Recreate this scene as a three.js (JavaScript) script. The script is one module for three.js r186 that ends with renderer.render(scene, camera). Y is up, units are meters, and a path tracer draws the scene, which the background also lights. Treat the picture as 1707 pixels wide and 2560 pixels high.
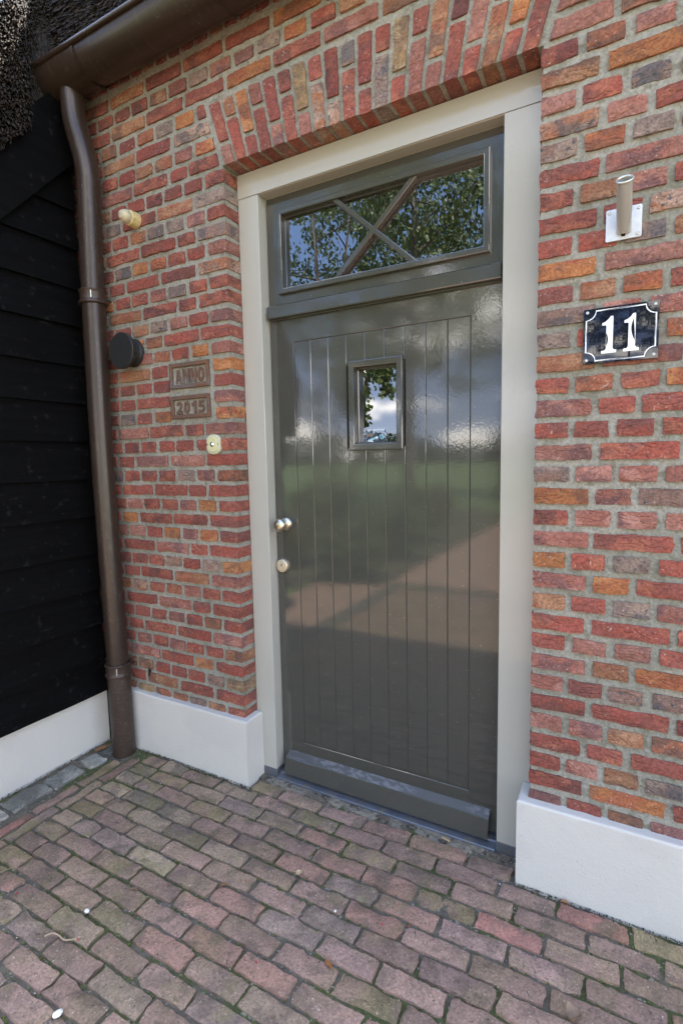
import * as THREE from 'three';
import { mergeGeometries, mergeVertices } from 'three/addons/utils/BufferGeometryUtils.js';
import { RoundedBoxGeometry } from 'three/addons/geometries/RoundedBoxGeometry.js';
import { FontLoader } from 'three/addons/loaders/FontLoader.js';
import { TextGeometry } from 'three/addons/geometries/TextGeometry.js';

// ---------------------------------------------------------------- camera, sky, sun, exposure
const scene = new THREE.Scene();
const camera = new THREE.PerspectiveCamera(89.22, 682 / 1024, 0.02, 900);
camera.position.set(1.3584, 1.3326, 1.6062);
camera.rotation.order = 'YXZ';
camera.rotation.set(-0.10054, 0.50214, -0.01967);
camera.updateMatrixWorld(true);

const renderer = new THREE.WebGLRenderer({ antialias: true });
renderer.setSize(682, 1024);
renderer.toneMapping = THREE.LinearToneMapping;
renderer.toneMappingExposure = 4.2;
renderer.shadowMap.enabled = true;

// the sun stands behind the house, a little to the right: the house front is in its own shade
const SUN_DIR = new THREE.Vector3(0.306, 0.866, -0.396).normalize();
const sun = new THREE.DirectionalLight(new THREE.Color(1.0, 0.92, 0.8), 4.4);
sun.name = 'sun';
sun.position.copy(SUN_DIR).multiplyScalar(40);
sun.castShadow = true;
sun.shadow.mapSize.set(4096, 4096);
Object.assign(sun.shadow.camera, { left: -22, right: 22, top: 22, bottom: -22, near: 1, far: 90 });
scene.add(sun, sun.target);

// ---------------------------------------------------------------- noise
function mulberry(a) { return () => { a |= 0; a = a + 0x6D2B79F5 | 0; let t = Math.imul(a ^ a >>> 15, 1 | a); t = t + Math.imul(t ^ t >>> 7, 61 | t) ^ t; return ((t ^ t >>> 14) >>> 0) / 4294967296; }; }
let R = mulberry(20150);
const rr = (a, b) => a + (b - a) * R();
function h3(x, y, z, s) { let n = Math.imul(x, 374761393) ^ Math.imul(y, 668265263) ^ Math.imul(z, 1274126177) ^ Math.imul(s, 974634777); n = Math.imul(n ^ n >>> 13, 1274126177); n ^= n >>> 16; n = Math.imul(n, 2246822519); return ((n ^ n >>> 15) >>> 0) / 4294967296; }
const sm = t => t * t * (3 - 2 * t);
function n3(x, y, z, s = 0) {
  const xi = Math.floor(x), yi = Math.floor(y), zi = Math.floor(z), u = sm(x - xi), v = sm(y - yi), w = sm(z - zi);
  const L = (a, b, t) => a + (b - a) * t;
  return L(L(L(h3(xi, yi, zi, s), h3(xi + 1, yi, zi, s), u), L(h3(xi, yi + 1, zi, s), h3(xi + 1, yi + 1, zi, s), u), v),
    L(L(h3(xi, yi, zi + 1, s), h3(xi + 1, yi, zi + 1, s), u), L(h3(xi, yi + 1, zi + 1, s), h3(xi + 1, yi + 1, zi + 1, s), u), v), w) * 2 - 1;
}
function tn(x, y, px, py, s) {              // tiling value noise, lattice px by py
  const xi = Math.floor(x), yi = Math.floor(y), u = sm(x - xi), v = sm(y - yi);
  const m = (a, b) => ((a % b) + b) % b, x0 = m(xi, px), x1 = m(xi + 1, px), y0 = m(yi, py), y1 = m(yi + 1, py);
  const a = h3(x0, y0, 7, s), b = h3(x1, y0, 7, s), c = h3(x0, y1, 7, s), d = h3(x1, y1, 7, s);
  return (a + (b - a) * u) * (1 - v) + (c + (d - c) * u) * v;
}
function fb(u, v, fx, fy, oct, s) {         // tiling fbm over the unit square, about 0..1
  let a = 0, w = 0.5, t = 0;
  for (let i = 0; i < oct; i++) { a += w * tn(u * fx, v * fy, fx, fy, s + i * 17); t += w; w *= 0.5; fx *= 2; fy *= 2; }
  return a / t;
}
const clamp = (x, a = 0, b = 1) => Math.min(b, Math.max(a, x));
const ss = (a, b, x) => sm(clamp((x - a) / (b - a)));
const mix = (a, b, t) => a + (b - a) * t;
const mix3 = (a, b, t) => [mix(a[0], b[0], t), mix(a[1], b[1], t), mix(a[2], b[2], t)];

{ // computed sky: blue air with fair-weather clouds, the same kind all round
  const W = 1024, H = 512, d = new Float32Array(W * H * 4);
  for (let j = 0; j < H; j++) for (let i = 0; i < W; i++) {
    const el = ((j + 0.5) / H - 0.5) * Math.PI, az = ((i + 0.5) / W - 0.5) * 2 * Math.PI;
    const x = Math.cos(el) * Math.cos(az), y = Math.sin(el), z = Math.cos(el) * Math.sin(az);
    const up = Math.max(y, 0);
    let c = mix3([0.66, 0.75, 0.9], [0.18, 0.315, 0.64], 1 - Math.exp(-up * 7));
    const k = 1.25 / (up + 0.22), qx = x * k, qz = z * k;
    let n = 0, w = 0.5, f = 1.15;
    for (let o = 0; o < 6; o++) { n += w * n3(qx * f + 3.1, o * 5.3 + 1.7, qz * f + 9.2, 31 + o); w *= 0.53; f *= 2.07; }
    const cov = ss(0.0, 0.26, n + 0.56 * Math.exp(-up * 6.5) - 0.16);
    const thick = ss(0.1, 0.6, n);
    const white = mix3([2.4, 2.26, 2.06], [1.65, 1.59, 1.5], thick);
    c = mix3(c, white, cov * 0.95);
    const s = Math.max(0, x * SUN_DIR.x + y * SUN_DIR.y + z * SUN_DIR.z);
    const glow = 0.9 * Math.pow(s, 24) + 0.25 * Math.pow(s, 5);
    c = [c[0] + glow, c[1] + glow * 0.97, c[2] + glow * 0.92];
    if (y < 0) c = mix3(c, [0.3, 0.3, 0.28], ss(0, -0.12, y));
    d.set([...c, 1], (j * W + i) * 4);
  }
  const t = new THREE.DataTexture(d, W, H, THREE.RGBAFormat, THREE.FloatType);
  t.mapping = THREE.EquirectangularReflectionMapping; t.magFilter = THREE.LinearFilter; t.minFilter = THREE.LinearFilter; t.needsUpdate = true;
  scene.background = t; scene.environment = t;
}

// ---------------------------------------------------------------- textures and materials
const enc = c => c <= 0.0031308 ? c * 12.92 : 1.055 * Math.pow(c, 1 / 2.4) - 0.055;
function tex(w, h, fn, { srgb = true, rep = 1, repY } = {}) {   // fn(u, v) gives linear rgb or a number
  const d = new Uint8Array(w * h * 4);
  for (let j = 0; j < h; j++) for (let i = 0; i < w; i++) {
    let c = fn((i + 0.5) / w, (j + 0.5) / h); if (typeof c === 'number') c = [c, c, c];
    const o = (j * w + i) * 4;
    for (let k = 0; k < 3; k++) d[o + k] = Math.round(255 * (srgb ? enc(clamp(c[k])) : clamp(c[k])));
    d[o + 3] = 255;
  }
  const t = new THREE.DataTexture(d, w, h, THREE.RGBAFormat, THREE.UnsignedByteType);
  t.wrapS = t.wrapT = THREE.RepeatWrapping; t.magFilter = THREE.LinearFilter; t.minFilter = THREE.LinearMipmapLinearFilter; t.generateMipmaps = true;
  if (srgb) t.colorSpace = THREE.SRGBColorSpace;
  t.repeat.set(rep, repY ?? rep); t.needsUpdate = true;
  return t;
}
const rgb = (r, g, b) => new THREE.Color().setRGB(r, g, b);
const std = o => new THREE.MeshStandardMaterial({ roughness: 0.9, ...o });
const phys = o => new THREE.MeshPhysicalMaterial({ roughness: 0.5, ...o });

// hand-formed brick: tile of 0.5 m
const brickBump = tex(512, 512, (u, v) => {
  const wx = fb(u, v, 6, 6, 3, 5) - 0.5, wy = fb(u, v, 6, 6, 3, 9) - 0.5;
  const fold = 1 - Math.abs(fb(u + wx * 0.05, v + wy * 0.09, 9, 34, 3, 21) - 0.5) * 3.4;
  const crease = ss(0.62, 0.98, fold) * ss(0.45, 0.62, fb(u, v, 11, 13, 2, 44));
  const pit = ss(0.74, 0.9, fb(u, v, 60, 60, 2, 61));
  return 0.5 + 0.5 * (fb(u, v, 18, 24, 5, 2) - 0.5) + 0.18 * (fb(u, v, 110, 130, 2, 13) - 0.5) - 0.34 * crease - 0.3 * pit;
}, { srgb: false, rep: 2 });
const BC = { // [main, second, dark, light] linear albedo
  r: [[0.24, 0.063, 0.042], [0.205, 0.064, 0.046], [0.13, 0.052, 0.042], [0.275, 0.095, 0.058]],
  d: [[0.19, 0.05, 0.037], [0.155, 0.05, 0.041], [0.085, 0.038, 0.034], [0.235, 0.074, 0.048]],
  p: [[0.23, 0.09, 0.065], [0.245, 0.11, 0.08], [0.135, 0.066, 0.062], [0.29, 0.14, 0.108]],
  o: [[0.295, 0.115, 0.042], [0.265, 0.085, 0.042], [0.155, 0.068, 0.04], [0.35, 0.16, 0.065]],
  b: [[0.225, 0.103, 0.055], [0.25, 0.092, 0.05], [0.11, 0.063, 0.046], [0.285, 0.15, 0.082]],
  g: [[0.165, 0.12, 0.1], [0.195, 0.118, 0.09], [0.08, 0.074, 0.076], [0.23, 0.168, 0.13]],
  m: [[0.265, 0.158, 0.108], [0.275, 0.115, 0.06], [0.085, 0.076, 0.074], [0.33, 0.22, 0.16]],
  y: [[0.235, 0.15, 0.072], [0.2, 0.125, 0.074], [0.115, 0.088, 0.058], [0.28, 0.2, 0.11]],
};
const brickMats = {};
{
  let s = 100;
  for (const k in BC) {
    const [a, b, c, l] = BC[k], S = (s += 50), speck = k === 'm' || k === 'g' ? 1 : 0.42;
    const map = tex(512, 512, (u, v) => {
      let q = mix3(a, b, ss(0.4, 0.58, fb(u, v, 4, 7, 4, S)));
      q = mix3(q, l, 0.95 * ss(0.53, 0.68, fb(u, v, 7, 11, 4, S + 5)));
      q = mix3(q, c, 0.78 * ss(0.55, 0.7, fb(u, v, 6, 9, 4, S + 11)));
      q = mix3(q, c, speck * ss(0.68, 0.8, fb(u, v, 34, 40, 3, S + 17)));
      q = mix3(q, [0.46, 0.4, 0.33], 0.55 * ss(0.76, 0.86, fb(u, v, 90, 96, 2, S + 23)) * ss(0.4, 0.6, fb(u, v, 7, 7, 2, S + 27)));   // lime bloom
      const g = 0.48 + 1.04 * fb(u, v, 100, 110, 3, S + 31);
      return [q[0] * g, q[1] * g, q[2] * g];
    }, { rep: 2 });
    brickMats[k] = [0.9, 1.02, 1.14].map(t => std({ map, bumpMap: brickBump, bumpScale: 0.0058, roughness: 0.93, color: rgb(t, t, t * 0.99) }));
  }
}
const mortarMat = std({
  map: tex(1024, 1024, (u, v) => {
    const q = mix3([0.275, 0.266, 0.217], [0.228, 0.225, 0.18], ss(0.4, 0.62, fb(u, v, 5, 5, 4, 901)));
    const st = ss(0.63, 0.75, fb(u, v, 40, 40, 3, 911)), g = 0.72 + 0.56 * fb(u, v, 210, 210, 2, 921);
    const r = mix3(q, [0.15, 0.145, 0.1], 0.6 * st); return [r[0] * g, r[1] * g, r[2] * g];
  }, { rep: 1 }),
  bumpMap: tex(1024, 1024, (u, v) => 0.55 * fb(u, v, 90, 90, 3, 931) + 0.45 * fb(u, v, 22, 22, 3, 941), { srgb: false, rep: 1 }),
  bumpScale: 0.007, roughness: 0.97,
});
const orangePeel = tex(512, 512, (u, v) => 0.6 * fb(u, v, 30, 22, 2, 951) + 0.28 * fb(u, v, 9, 6, 2, 957) + 0.12 * fb(u, v, 80, 30, 1, 959), { srgb: false, rep: 7 });
const doorPaint = phys({ map: tex(1024, 1024, (u, v) => { const k = 0.94 + 0.12 * fb(u, v, 6, 3, 4, 961), d = ss(0.87, 0.93, fb(u, v, 260, 260, 2, 963)); return mix3([0.058 * k, 0.0575 * k, 0.048 * k], [0.3, 0.29, 0.26], 0.6 * d); }), roughness: 0.045, bumpMap: orangePeel, bumpScale: 0.00009, ior: 1.68 });
const brushBump = tex(512, 512, (u, v) => 0.6 * fb(u, v, 90, 5, 2, 971) + 0.4 * fb(u, v, 26, 20, 2, 975), { srgb: false, rep: 6 });
const framePaint = phys({ color: rgb(0.4, 0.392, 0.335), roughness: 0.1, bumpMap: brushBump, bumpScale: 0.00024, ior: 1.5 });
const plinthMat = std({
  color: rgb(1, 1, 1), roughness: 0.72,
  map: tex(1024, 1024, (u, v) => {
    const q = mix3([0.56, 0.54, 0.482], [0.53, 0.51, 0.455], ss(0.4, 0.66, fb(u, v, 5, 5, 4, 1001)));
    const dirt = 0.4 * ss(0.84, 0.9, fb(u, v, 230, 230, 2, 1003)); return mix3(q, [0.2, 0.19, 0.17], dirt);
  }, { rep: 1 }),
  bumpMap: tex(512, 512, (u, v) => 0.6 * fb(u, v, 14, 14, 4, 1005) + 0.4 * fb(u, v, 100, 100, 2, 1007), { srgb: false, rep: 2 }), bumpScale: 0.0012,
});
const woodBump = tex(512, 512, (u, v) => {
  const g = fb(u, v, 4, 60, 4, 1101), k = 0.5 + 0.5 * Math.sin((v * 26 + 3 * fb(u, v, 3, 4, 3, 1103)) * 6.283);
  return 0.55 * g + 0.25 * k + 0.2 * fb(u, v, 8, 160, 2, 1107);
}, { srgb: false, rep: 1 });
const blackWood = phys({ color: rgb(1, 1, 1), map: tex(512, 512, (u, v) => { const k = 0.6 + 0.9 * fb(u, v, 5, 60, 3, 1111), d = ss(0.7, 0.85, fb(u, v, 40, 50, 3, 1113)); return [0.0022 * k + 0.008 * d, 0.0023 * k + 0.008 * d, 0.0025 * k + 0.008 * d]; }), bumpMap: woodBump, bumpScale: 0.002, roughness: 0.62, specularIntensity: 0.16 });
const pipeTex = (S, white) => tex(512, 512, (u, v) => {
  let q = mix3([0.088, 0.056, 0.04], [0.065, 0.043, 0.033], fb(u, v, 4, 3, 3, S));
  q = mix3(q, [0.12, 0.095, 0.07], 0.5 * ss(0.62, 0.8, fb(u, v, 30, 8, 3, S + 3)));
  return mix3(q, [0.4, 0.42, 0.44], white * ss(0.79, 0.87, fb(u, v, 130, 90, 2, S + 7)) * ss(0.45, 0.62, fb(u, v, 6, 5, 3, S + 9)));
}, { rep: 2 });
const pipePaint = phys({ map: pipeTex(1201, 0.55), color: rgb(0.5, 0.53, 0.54), metalness: 0.25, roughness: 0.3, bumpMap: woodBump, bumpScale: 0.0002 });
const pipeWorn = phys({ map: pipeTex(1231, 1.0), color: rgb(0.6, 0.6, 0.6), metalness: 0.2, roughness: 0.4 });
const gutterPaint = phys({ map: pipeTex(1261, 0.35), color: rgb(0.56, 0.58, 0.58), metalness: 0.25, roughness: 0.32 });
const zinc = phys({ color: rgb(1, 1, 1), map: tex(256, 256, (u, v) => { const k = fb(u, v, 8, 8, 4, 1301), d = ss(0.55, 0.75, fb(u, v, 30, 30, 3, 1303)); return mix3([0.08 + 0.07 * k, 0.092 + 0.07 * k, 0.11 + 0.075 * k], [0.17, 0.14, 0.105], 0.75 * d); }, { rep: 3 }), roughness: 0.42, metalness: 0.35 });
const steel = phys({ color: rgb(0.6, 0.61, 0.55), metalness: 0.6, roughness: 0.24, bumpMap: brushBump, bumpScale: 0.0002 });
const galv = phys({ map: tex(256, 256, (u, v) => { const k = fb(u, v, 9, 9, 3, 1321); return [0.5 + 0.16 * k, 0.53 + 0.16 * k, 0.55 + 0.16 * k]; }, { rep: 8 }), metalness: 0.35, roughness: 0.5 });
const nickel = phys({ color: rgb(0.64, 0.58, 0.46), metalness: 1, roughness: 0.3 });
const nickelSatin = phys({ color: rgb(0.66, 0.58, 0.43), metalness: 0.75, roughness: 0.38 });
const blackPlastic = phys({ color: rgb(0.016, 0.017, 0.016), roughness: 0.5 });
const blackHole = std({ color: rgb(0.004, 0.004, 0.004), roughness: 1 });
const creamPlastic = phys({ color: rgb(0.56, 0.55, 0.3), roughness: 0.42 });
const creamDull = phys({ color: rgb(0.5, 0.5, 0.34), roughness: 0.5 });
const oldPlastic = phys({ map: tex(256, 256, (u, v) => mix3([0.6, 0.5, 0.25], [0.42, 0.3, 0.11], ss(0.45, 0.7, fb(u, v, 6, 8, 4, 1401))), { rep: 8 }), roughness: 0.5 });
const paneGlass = phys({ color: rgb(1, 1, 1), transmission: 1, thickness: 0, roughness: 0, ior: 2.3 });
const enamel = phys({ color: rgb(0.006, 0.007, 0.016), roughness: 0.03, ior: 1.45, bumpMap: tex(128, 128, (u, v) => fb(u, v, 3, 3, 3, 1501), { srgb: false, rep: 8 }), bumpScale: 0.00025 });
const enamelWhite = phys({ color: rgb(0.82, 0.83, 0.8), roughness: 0.08 });
const reliefClay = std({ map: tex(256, 256, (u, v) => { let q = mix3([0.115, 0.07, 0.048], [0.15, 0.074, 0.04], ss(0.4, 0.65, fb(u, v, 3, 4, 4, 1601))); q = mix3(q, [0.13, 0.112, 0.104], 0.7 * ss(0.52, 0.7, fb(u, v, 4, 5, 4, 1605))); const g = 0.75 + 0.5 * fb(u, v, 60, 60, 2, 1607); return [q[0] * g, q[1] * g, q[2] * g]; }, { rep: 4 }), bumpMap: brickBump, bumpScale: 0.004, roughness: 0.9 });

// ---------------------------------------------------------------- object helpers
const used = {};
function numbered(n) { const k = used[n] = (used[n] ?? -1) + 1; return k ? `${n}_${String(k).padStart(3, '0')}` : n; }
function shade(o) { o.castShadow = o.receiveShadow = true; return o; }
function mesh(name, geo, mat, parent) { const m = shade(new THREE.Mesh(geo, mat)); m.name = parent ? name : numbered(name); (parent || scene).add(m); return m; }
function thing(name, label, category, pos = [0, 0, 0], group) { const g = new THREE.Group(); g.name = numbered(name); g.position.set(...pos); g.userData = { label, category }; if (group) g.userData.group = group; scene.add(g); return g; }
function tag(o, label, category, group) { o.userData.label = label; o.userData.category = category; if (group) o.userData.group = group; return o; }
function structure(o) { o.userData.kind = 'structure'; return o; }
function metreUV(g, ox = 0, oy = 0, turn = false) {     // box projection in metres
  if (!g.attributes.normal) g.computeVertexNormals();
  const p = g.attributes.position, n = g.attributes.normal, uv = new Float32Array(p.count * 2);
  for (let i = 0; i < p.count; i++) {
    const ax = Math.abs(n.getX(i)), ay = Math.abs(n.getY(i)), az = Math.abs(n.getZ(i));
    let a, b;
    if (az >= ax && az >= ay) { a = p.getX(i); b = p.getY(i); } else if (ax >= ay) { a = p.getZ(i); b = p.getY(i); } else { a = p.getX(i); b = p.getZ(i); }
    if (turn) [a, b] = [b, a];
    uv[i * 2] = a + ox; uv[i * 2 + 1] = b + oy;
  }
  g.setAttribute('uv', new THREE.BufferAttribute(uv, 2)); return g;
}
const clean = g => { for (const k of Object.keys(g.attributes)) if (!['position', 'normal', 'uv'].includes(k)) g.deleteAttribute(k); return g; };
function merged(list) { return mergeGeometries(list.map(g => { const q = clean(g.index ? g.toNonIndexed() : g); if (!q.attributes.uv) metreUV(q); return q; })); }
function box(x0, x1, y0, y1, z0, z1, r = 0) {
  const w = x1 - x0, h = y1 - y0, d = z1 - z0;
  const g = r ? new RoundedBoxGeometry(w, h, d, 2, r) : new THREE.BoxGeometry(w, h, d);
  g.translate((x0 + x1) / 2, (y0 + y1) / 2, (z0 + z1) / 2); return metreUV(g);
}
function rectShape(x0, x1, y0, y1, C = THREE.Shape) { const s = new C(); s.moveTo(x0, y0); s.lineTo(x1, y0); s.lineTo(x1, y1); s.lineTo(x0, y1); s.closePath(); return s; }
function extrude(shape, z0, z1, bevel = 0, seg = 2, curve = 12) { // z1 is the front face; the outline keeps its size
  const g = new THREE.ExtrudeGeometry(shape, { depth: z1 - z0 - bevel, bevelEnabled: bevel > 0, bevelThickness: bevel, bevelSize: bevel, bevelOffset: -bevel, bevelSegments: seg, curveSegments: curve });
  g.translate(0, 0, z0); return metreUV(g);
}
function profileX(pts, x0, x1) {                        // pts are [z, y]; a bar of that section along x
  const s = new THREE.Shape(pts.map(([z, y]) => new THREE.Vector2(-z, y)));
  const g = new THREE.ExtrudeGeometry(s, { depth: x1 - x0, bevelEnabled: false });
  g.rotateY(Math.PI / 2); g.translate(x0, 0, 0); return metreUV(g);
}
function lathe(pts, seg = 40) { return new THREE.LatheGeometry(pts.map(p => new THREE.Vector2(...p)), seg); }
const latheZ = (pts, seg) => lathe(pts, seg).rotateX(Math.PI / 2);   // pts [radius, z]

// a hand-formed brick: front face in the plane z = 0, centred in x and y, depth back to -d, no rear face
function brickGeo(w, h, d, seed, { cell = 0.0125, rough = 1, round = 0.004, shape } = {}) {
  const nx = Math.max(3, Math.round(w / cell)), ny = Math.max(3, Math.round(h / cell)), nz = 2;
  const g = new THREE.BoxGeometry(w, h, d, nx, ny, nz); g.translate(0, 0, -d / 2);
  const idx = g.index.array; g.setIndex(new THREE.BufferAttribute(idx.slice(0, idx.length - nx * ny * 6), 1));
  const p = g.attributes.position, v = new THREE.Vector3(), q = new THREE.Vector3(), ox = (seed * 0.713) % 7, oy = (seed * 0.377) % 5, uv = g.attributes.uv, nn = g.attributes.normal;
  for (let i = 0; i < p.count; i++) {
    v.fromBufferAttribute(p, i);
    const ax = Math.abs(nn.getX(i)), ay = Math.abs(nn.getY(i));
    uv.setXY(i, (ax > 0.5 ? v.z : v.x) + ox, (ay > 0.5 ? v.z : v.y) + oy);
    q.set(clamp(v.x, -w / 2 + round, w / 2 - round), clamp(v.y, -h / 2 + round, h / 2 - round), Math.min(v.z, -round));
    v.sub(q); const l = v.length(); if (l > 0) v.multiplyScalar(round / l); v.add(q);
    const X = v.x, Yy = v.y, Z = v.z, e = Math.max(ss(0.55, 1, Math.abs(X) / (w / 2)), ss(0.3, 1, Math.abs(Yy) / (h / 2)));
    v.x += rough * (0.0022 * n3(X * 30, Yy * 34, Z * 20, seed) + 0.0022 * n3(X * 75, Yy * 80, Z * 40, seed + 1)) * e;
    v.y += rough * (0.0026 * n3(X * 21, Yy * 20, Z * 20, seed + 2) + 0.0017 * n3(X * 85, Yy * 60, Z * 40, seed + 3)) * e;
    v.z += rough * (0.0022 * n3(X * 22, Yy * 40, 0, seed + 4) + 0.0014 * n3(X * 70, Yy * 90, 0, seed + 5)) * (Z > -d * 0.7 ? 1 : 0);
    if (shape) shape(v);
    p.setXYZ(i, v.x, v.y, v.z);
  }
  g.computeVertexNormals();
  return g;
}

// ================================================================ BRICK WALL
const COURSE = 0.0625, TOP = 2.435;                     // top of the course level with the head of the door frame
const courseY = c => TOP - (c + 0.5) * COURSE;
const OPEN_R = 1.121;                                   // the door opening runs from x = 0 to here
const wall = thing('brick_wall', 'red hand-formed brick wall with pale mortar and white rendered plinth around the door', 'wall');
{ // mortar and core, slightly recessed behind the brick faces
  const face = (x0, x1, y0, y1) => {
    const g = new THREE.PlaneGeometry(x1 - x0, y1 - y0, Math.ceil((x1 - x0) / 0.011), Math.ceil((y1 - y0) / 0.011));
    g.translate((x0 + x1) / 2, (y0 + y1) / 2, -0.0066);
    const p = g.attributes.position;
    for (let i = 0; i < p.count; i++) p.setZ(i, p.getZ(i) + 0.0012 * n3(p.getX(i) * 40, p.getY(i) * 40, 0, 71) + 0.0009 * n3(p.getX(i) * 95, p.getY(i) * 95, 3, 72));
    g.computeVertexNormals(); return metreUV(g);
  };
  const M = 0.0045;
  mesh('mortar', merged([
    face(-0.98, -M, 0, 3.12), face(OPEN_R + M, 2.9, 0, 3.12), face(-M, OPEN_R + M, TOP + M, 3.12),
    box(-0.98, -M, 0, 3.12, -0.3, -0.0095), box(OPEN_R + M, 2.9, 0, 3.12, -0.3, -0.0095), box(-M + 0.0005, OPEN_R + M - 0.0005, TOP + M, 3.12, -0.3, -0.0095),
  ]), mortarMat, wall);
}
// courses read off the photograph, from the opening outwards: H header, T three-quarter, S stretcher + colour letter
const LEFT = {
  '-7': 'Sr Sd Sb Sr Sb', '-6': 'Hp Hg Hr Hb Hd Hr', '-5': 'Sr Sr Sb Sr', '-4': 'Kr Ho Hg Hb Hd Hb Hr', '-3': 'Sm Sd Sb Sr', '-2': 'Ho Hp Hb Hb Hd Hr Ho', '-1': 'Tr Hr Sr Sp Hr',
  0: 'Hr Hr Hr Hd Hr Hr Hb Hr', 1: 'Tg Sb Sr Hg Sr', 2: 'Hr Hp Hg Hg Hm Hr Hr Hd', 3: 'Tg Hr Sr Sr Hb', 4: 'Hp Hr Hr Ho Ho Hg Hr Hb', 5: 'Tm Sr Sr Hr Sd', 6: 'Hr Hr Hg Hp Hr Hr Ho Hr', 7: 'Tr Hr Sd Sb Hg', 8: 'Hp Hr Hp Hg Hb Hr Hr Ho',
  9: 'Tr Sr Hb So Hr', 10: 'Hp Ho Hr Hb Hp Hr Hd Hr', 11: 'Ho A Hr Sb Hr', 12: 'Hr A Hd Hr Hr Hr Hb', 13: 'Hp A Sr Hr Sr', 14: 'Ho A Ho Hr Hg Hr Hd', 15: 'Tp Hr Sr Sp Hr', 16: 'Hr Hr Hr Hr Hr Hd Hr Hb', 17: 'Tr Sp Sp Hr Sr', 18: 'Hb Hp Hg Hr Hr Hr Hg Hr',
  19: 'Tr Hr Sr Sr Hr', 20: 'Hr Ho Hp Hr Hd Hp Hr Hr', 21: 'Tr Sr Sr Ho Sr', 22: 'Hr Ho Hp Ho Hr Hp Hp Hr', 23: 'Tr Hr Sp Sr Hr', 24: 'Ho Hg Hr Hm Hr Hr Hr Ho', 25: 'Tp Sb Sr Hr Sd', 26: 'Hr Hr Hp Hb Hr Hm Ho Hr', 27: 'Tr Hr Sp Sr Hr', 28: 'Hr Hb Hr Hp Hr Hr Hr Hr',
  29: 'Tp Sr Sr Hr Sr', 30: 'Hb Hr Hr Hp Hr Hp Hr Hr', 31: 'Tr Ho Sr Sp Hr', 32: 'Hy Hg Hr Hr Hr Hb Hb Hr', 33: 'Tr Sr Sb Hr Sr', 34: 'Hr Hb Hg Hb Hb Hy Hb Hr',
};
const RIGHT = {
  '-7': 'Sr Sb Sp', '-6': 'Hp Ho Hb Hr', '-5': 'Sr Hb Sr', '-4': 'Hb Hr Hp Hr', '-3': 'Tr Sr Hb', '-2': 'Hp Hb Hr Hb', '-1': 'Tp Hb Sr',
  0: 'Hd Hb Hp Hr', 1: 'Tb So Hr', 2: 'Hp Hr Hg Ho', 3: 'Tm Hp Sr', 4: 'Hg Ho Hg Hb', 5: 'Tr Sp Hr', 6: 'Hr Hb Hp Hr', 7: 'Tr Hr Sm', 8: 'Hr Hr Hg Hb', 9: 'To Sp Hr', 10: 'Hr Hb Ho Hr', 11: 'Tg Hp Sp', 12: 'Hg Hr Hr Ho', 13: 'Tb Sp Hr', 14: 'Hr Hb Hr Ho', 15: 'Tp Hr Sr', 16: 'Hr Hr Hr Hr', 17: 'Tp Sr Hr',
  18: 'Hg Hp Hp Hp', 19: 'To Hp Sg', 20: 'Hr Hp Hp Hp', 21: 'Tp Sr Hr', 22: 'Ho Hr Hg Hr', 23: 'Tp Ho Sr', 24: 'Hb Hr Hg Hp', 25: 'Tr Sr Hr', 26: 'Hr Hp Hp Hr', 27: 'Tp Hb So', 28: 'Hp Hr Hg Sg', 29: 'Tr Sr Hr', 30: 'Hp Hp Hb Hb', 31: 'Tr Hr Sr', 32: 'Hr Hp Hb Hg', 33: 'Tr So Hr', 34: 'Hp Hr Hb Hp',
};
const LEN = { H: 0.0905, T: 0.1475, S: 0.1905, A: 0.216, K: 0.04 }, JOINT = 0.0178;
const bricks = [];                                      // { x, y, z, geo, mat, size }
const camInv = camera.matrixWorldInverse.copy(camera.matrixWorld).invert(), proj = camera.projectionMatrix;
function seen(x, y, w, h) {
  const v = new THREE.Vector3(x, y, 0), d = v.distanceTo(camera.position), c = v.clone().project(camera);
  const inside = Math.abs(c.x) < 1.08 && Math.abs(c.y) < 1.05;
  return inside ? w * h / (d * d) * (Math.abs(camera.position.z) / d) : 0;
}
function lay(side, c, spec, xStart, xEnd, x0skew) {
  const y = courseY(c) + rr(-0.0012, 0.0012); let x = xStart, first = true, t = spec ? spec.split(' ') : [];
  let k = 0, odd = ((c % 2) + 2) % 2;
  while (side < 0 ? x > xEnd : x < xEnd) {
    const tk = t[k] || (odd ? (k % 3 === 1 ? 'H' : 'S') : 'H') + 'rrrrdpbro'[Math.floor(R() * 9)]; k++;
    let w = LEN[tk[0]] + (tk[0] === 'A' ? 0 : rr(-0.004, 0.004));
    let a = side < 0 ? x - w : x;
    x = side < 0 ? a - JOINT - rr(-0.003, 0.003) : x + w + JOINT + rr(-0.003, 0.003);
    if (tk[0] !== 'A') {
      const corner = first && Math.abs(xStart - (side < 0 ? 0 : OPEN_R)) < 0.012 && !x0skew, h = 0.0455 + rr(-0.0018, 0.0022), seed = Math.floor(R() * 1e6);
      const sk = first && x0skew ? v => { const e = side < 0 ? clamp(v.x / w + 0.5) : clamp(0.5 - v.x / w); v.x += x0skew * v.y * e; } : null;
      bricks.push({ x: a + w / 2, y, z: corner ? rr(-0.0008, 0.0012) : rr(-0.0016, 0.0018), w, h, c: tk[1], geo: brickGeo(w, h, corner ? 0.14 : 0.05, seed, { shape: sk, rough: rr(0.8, 1.3) }), turn: rr(-0.008, 0.008), size: seen(a + w / 2, y, w, h) });
    }
    first = false;
  }
}
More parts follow.
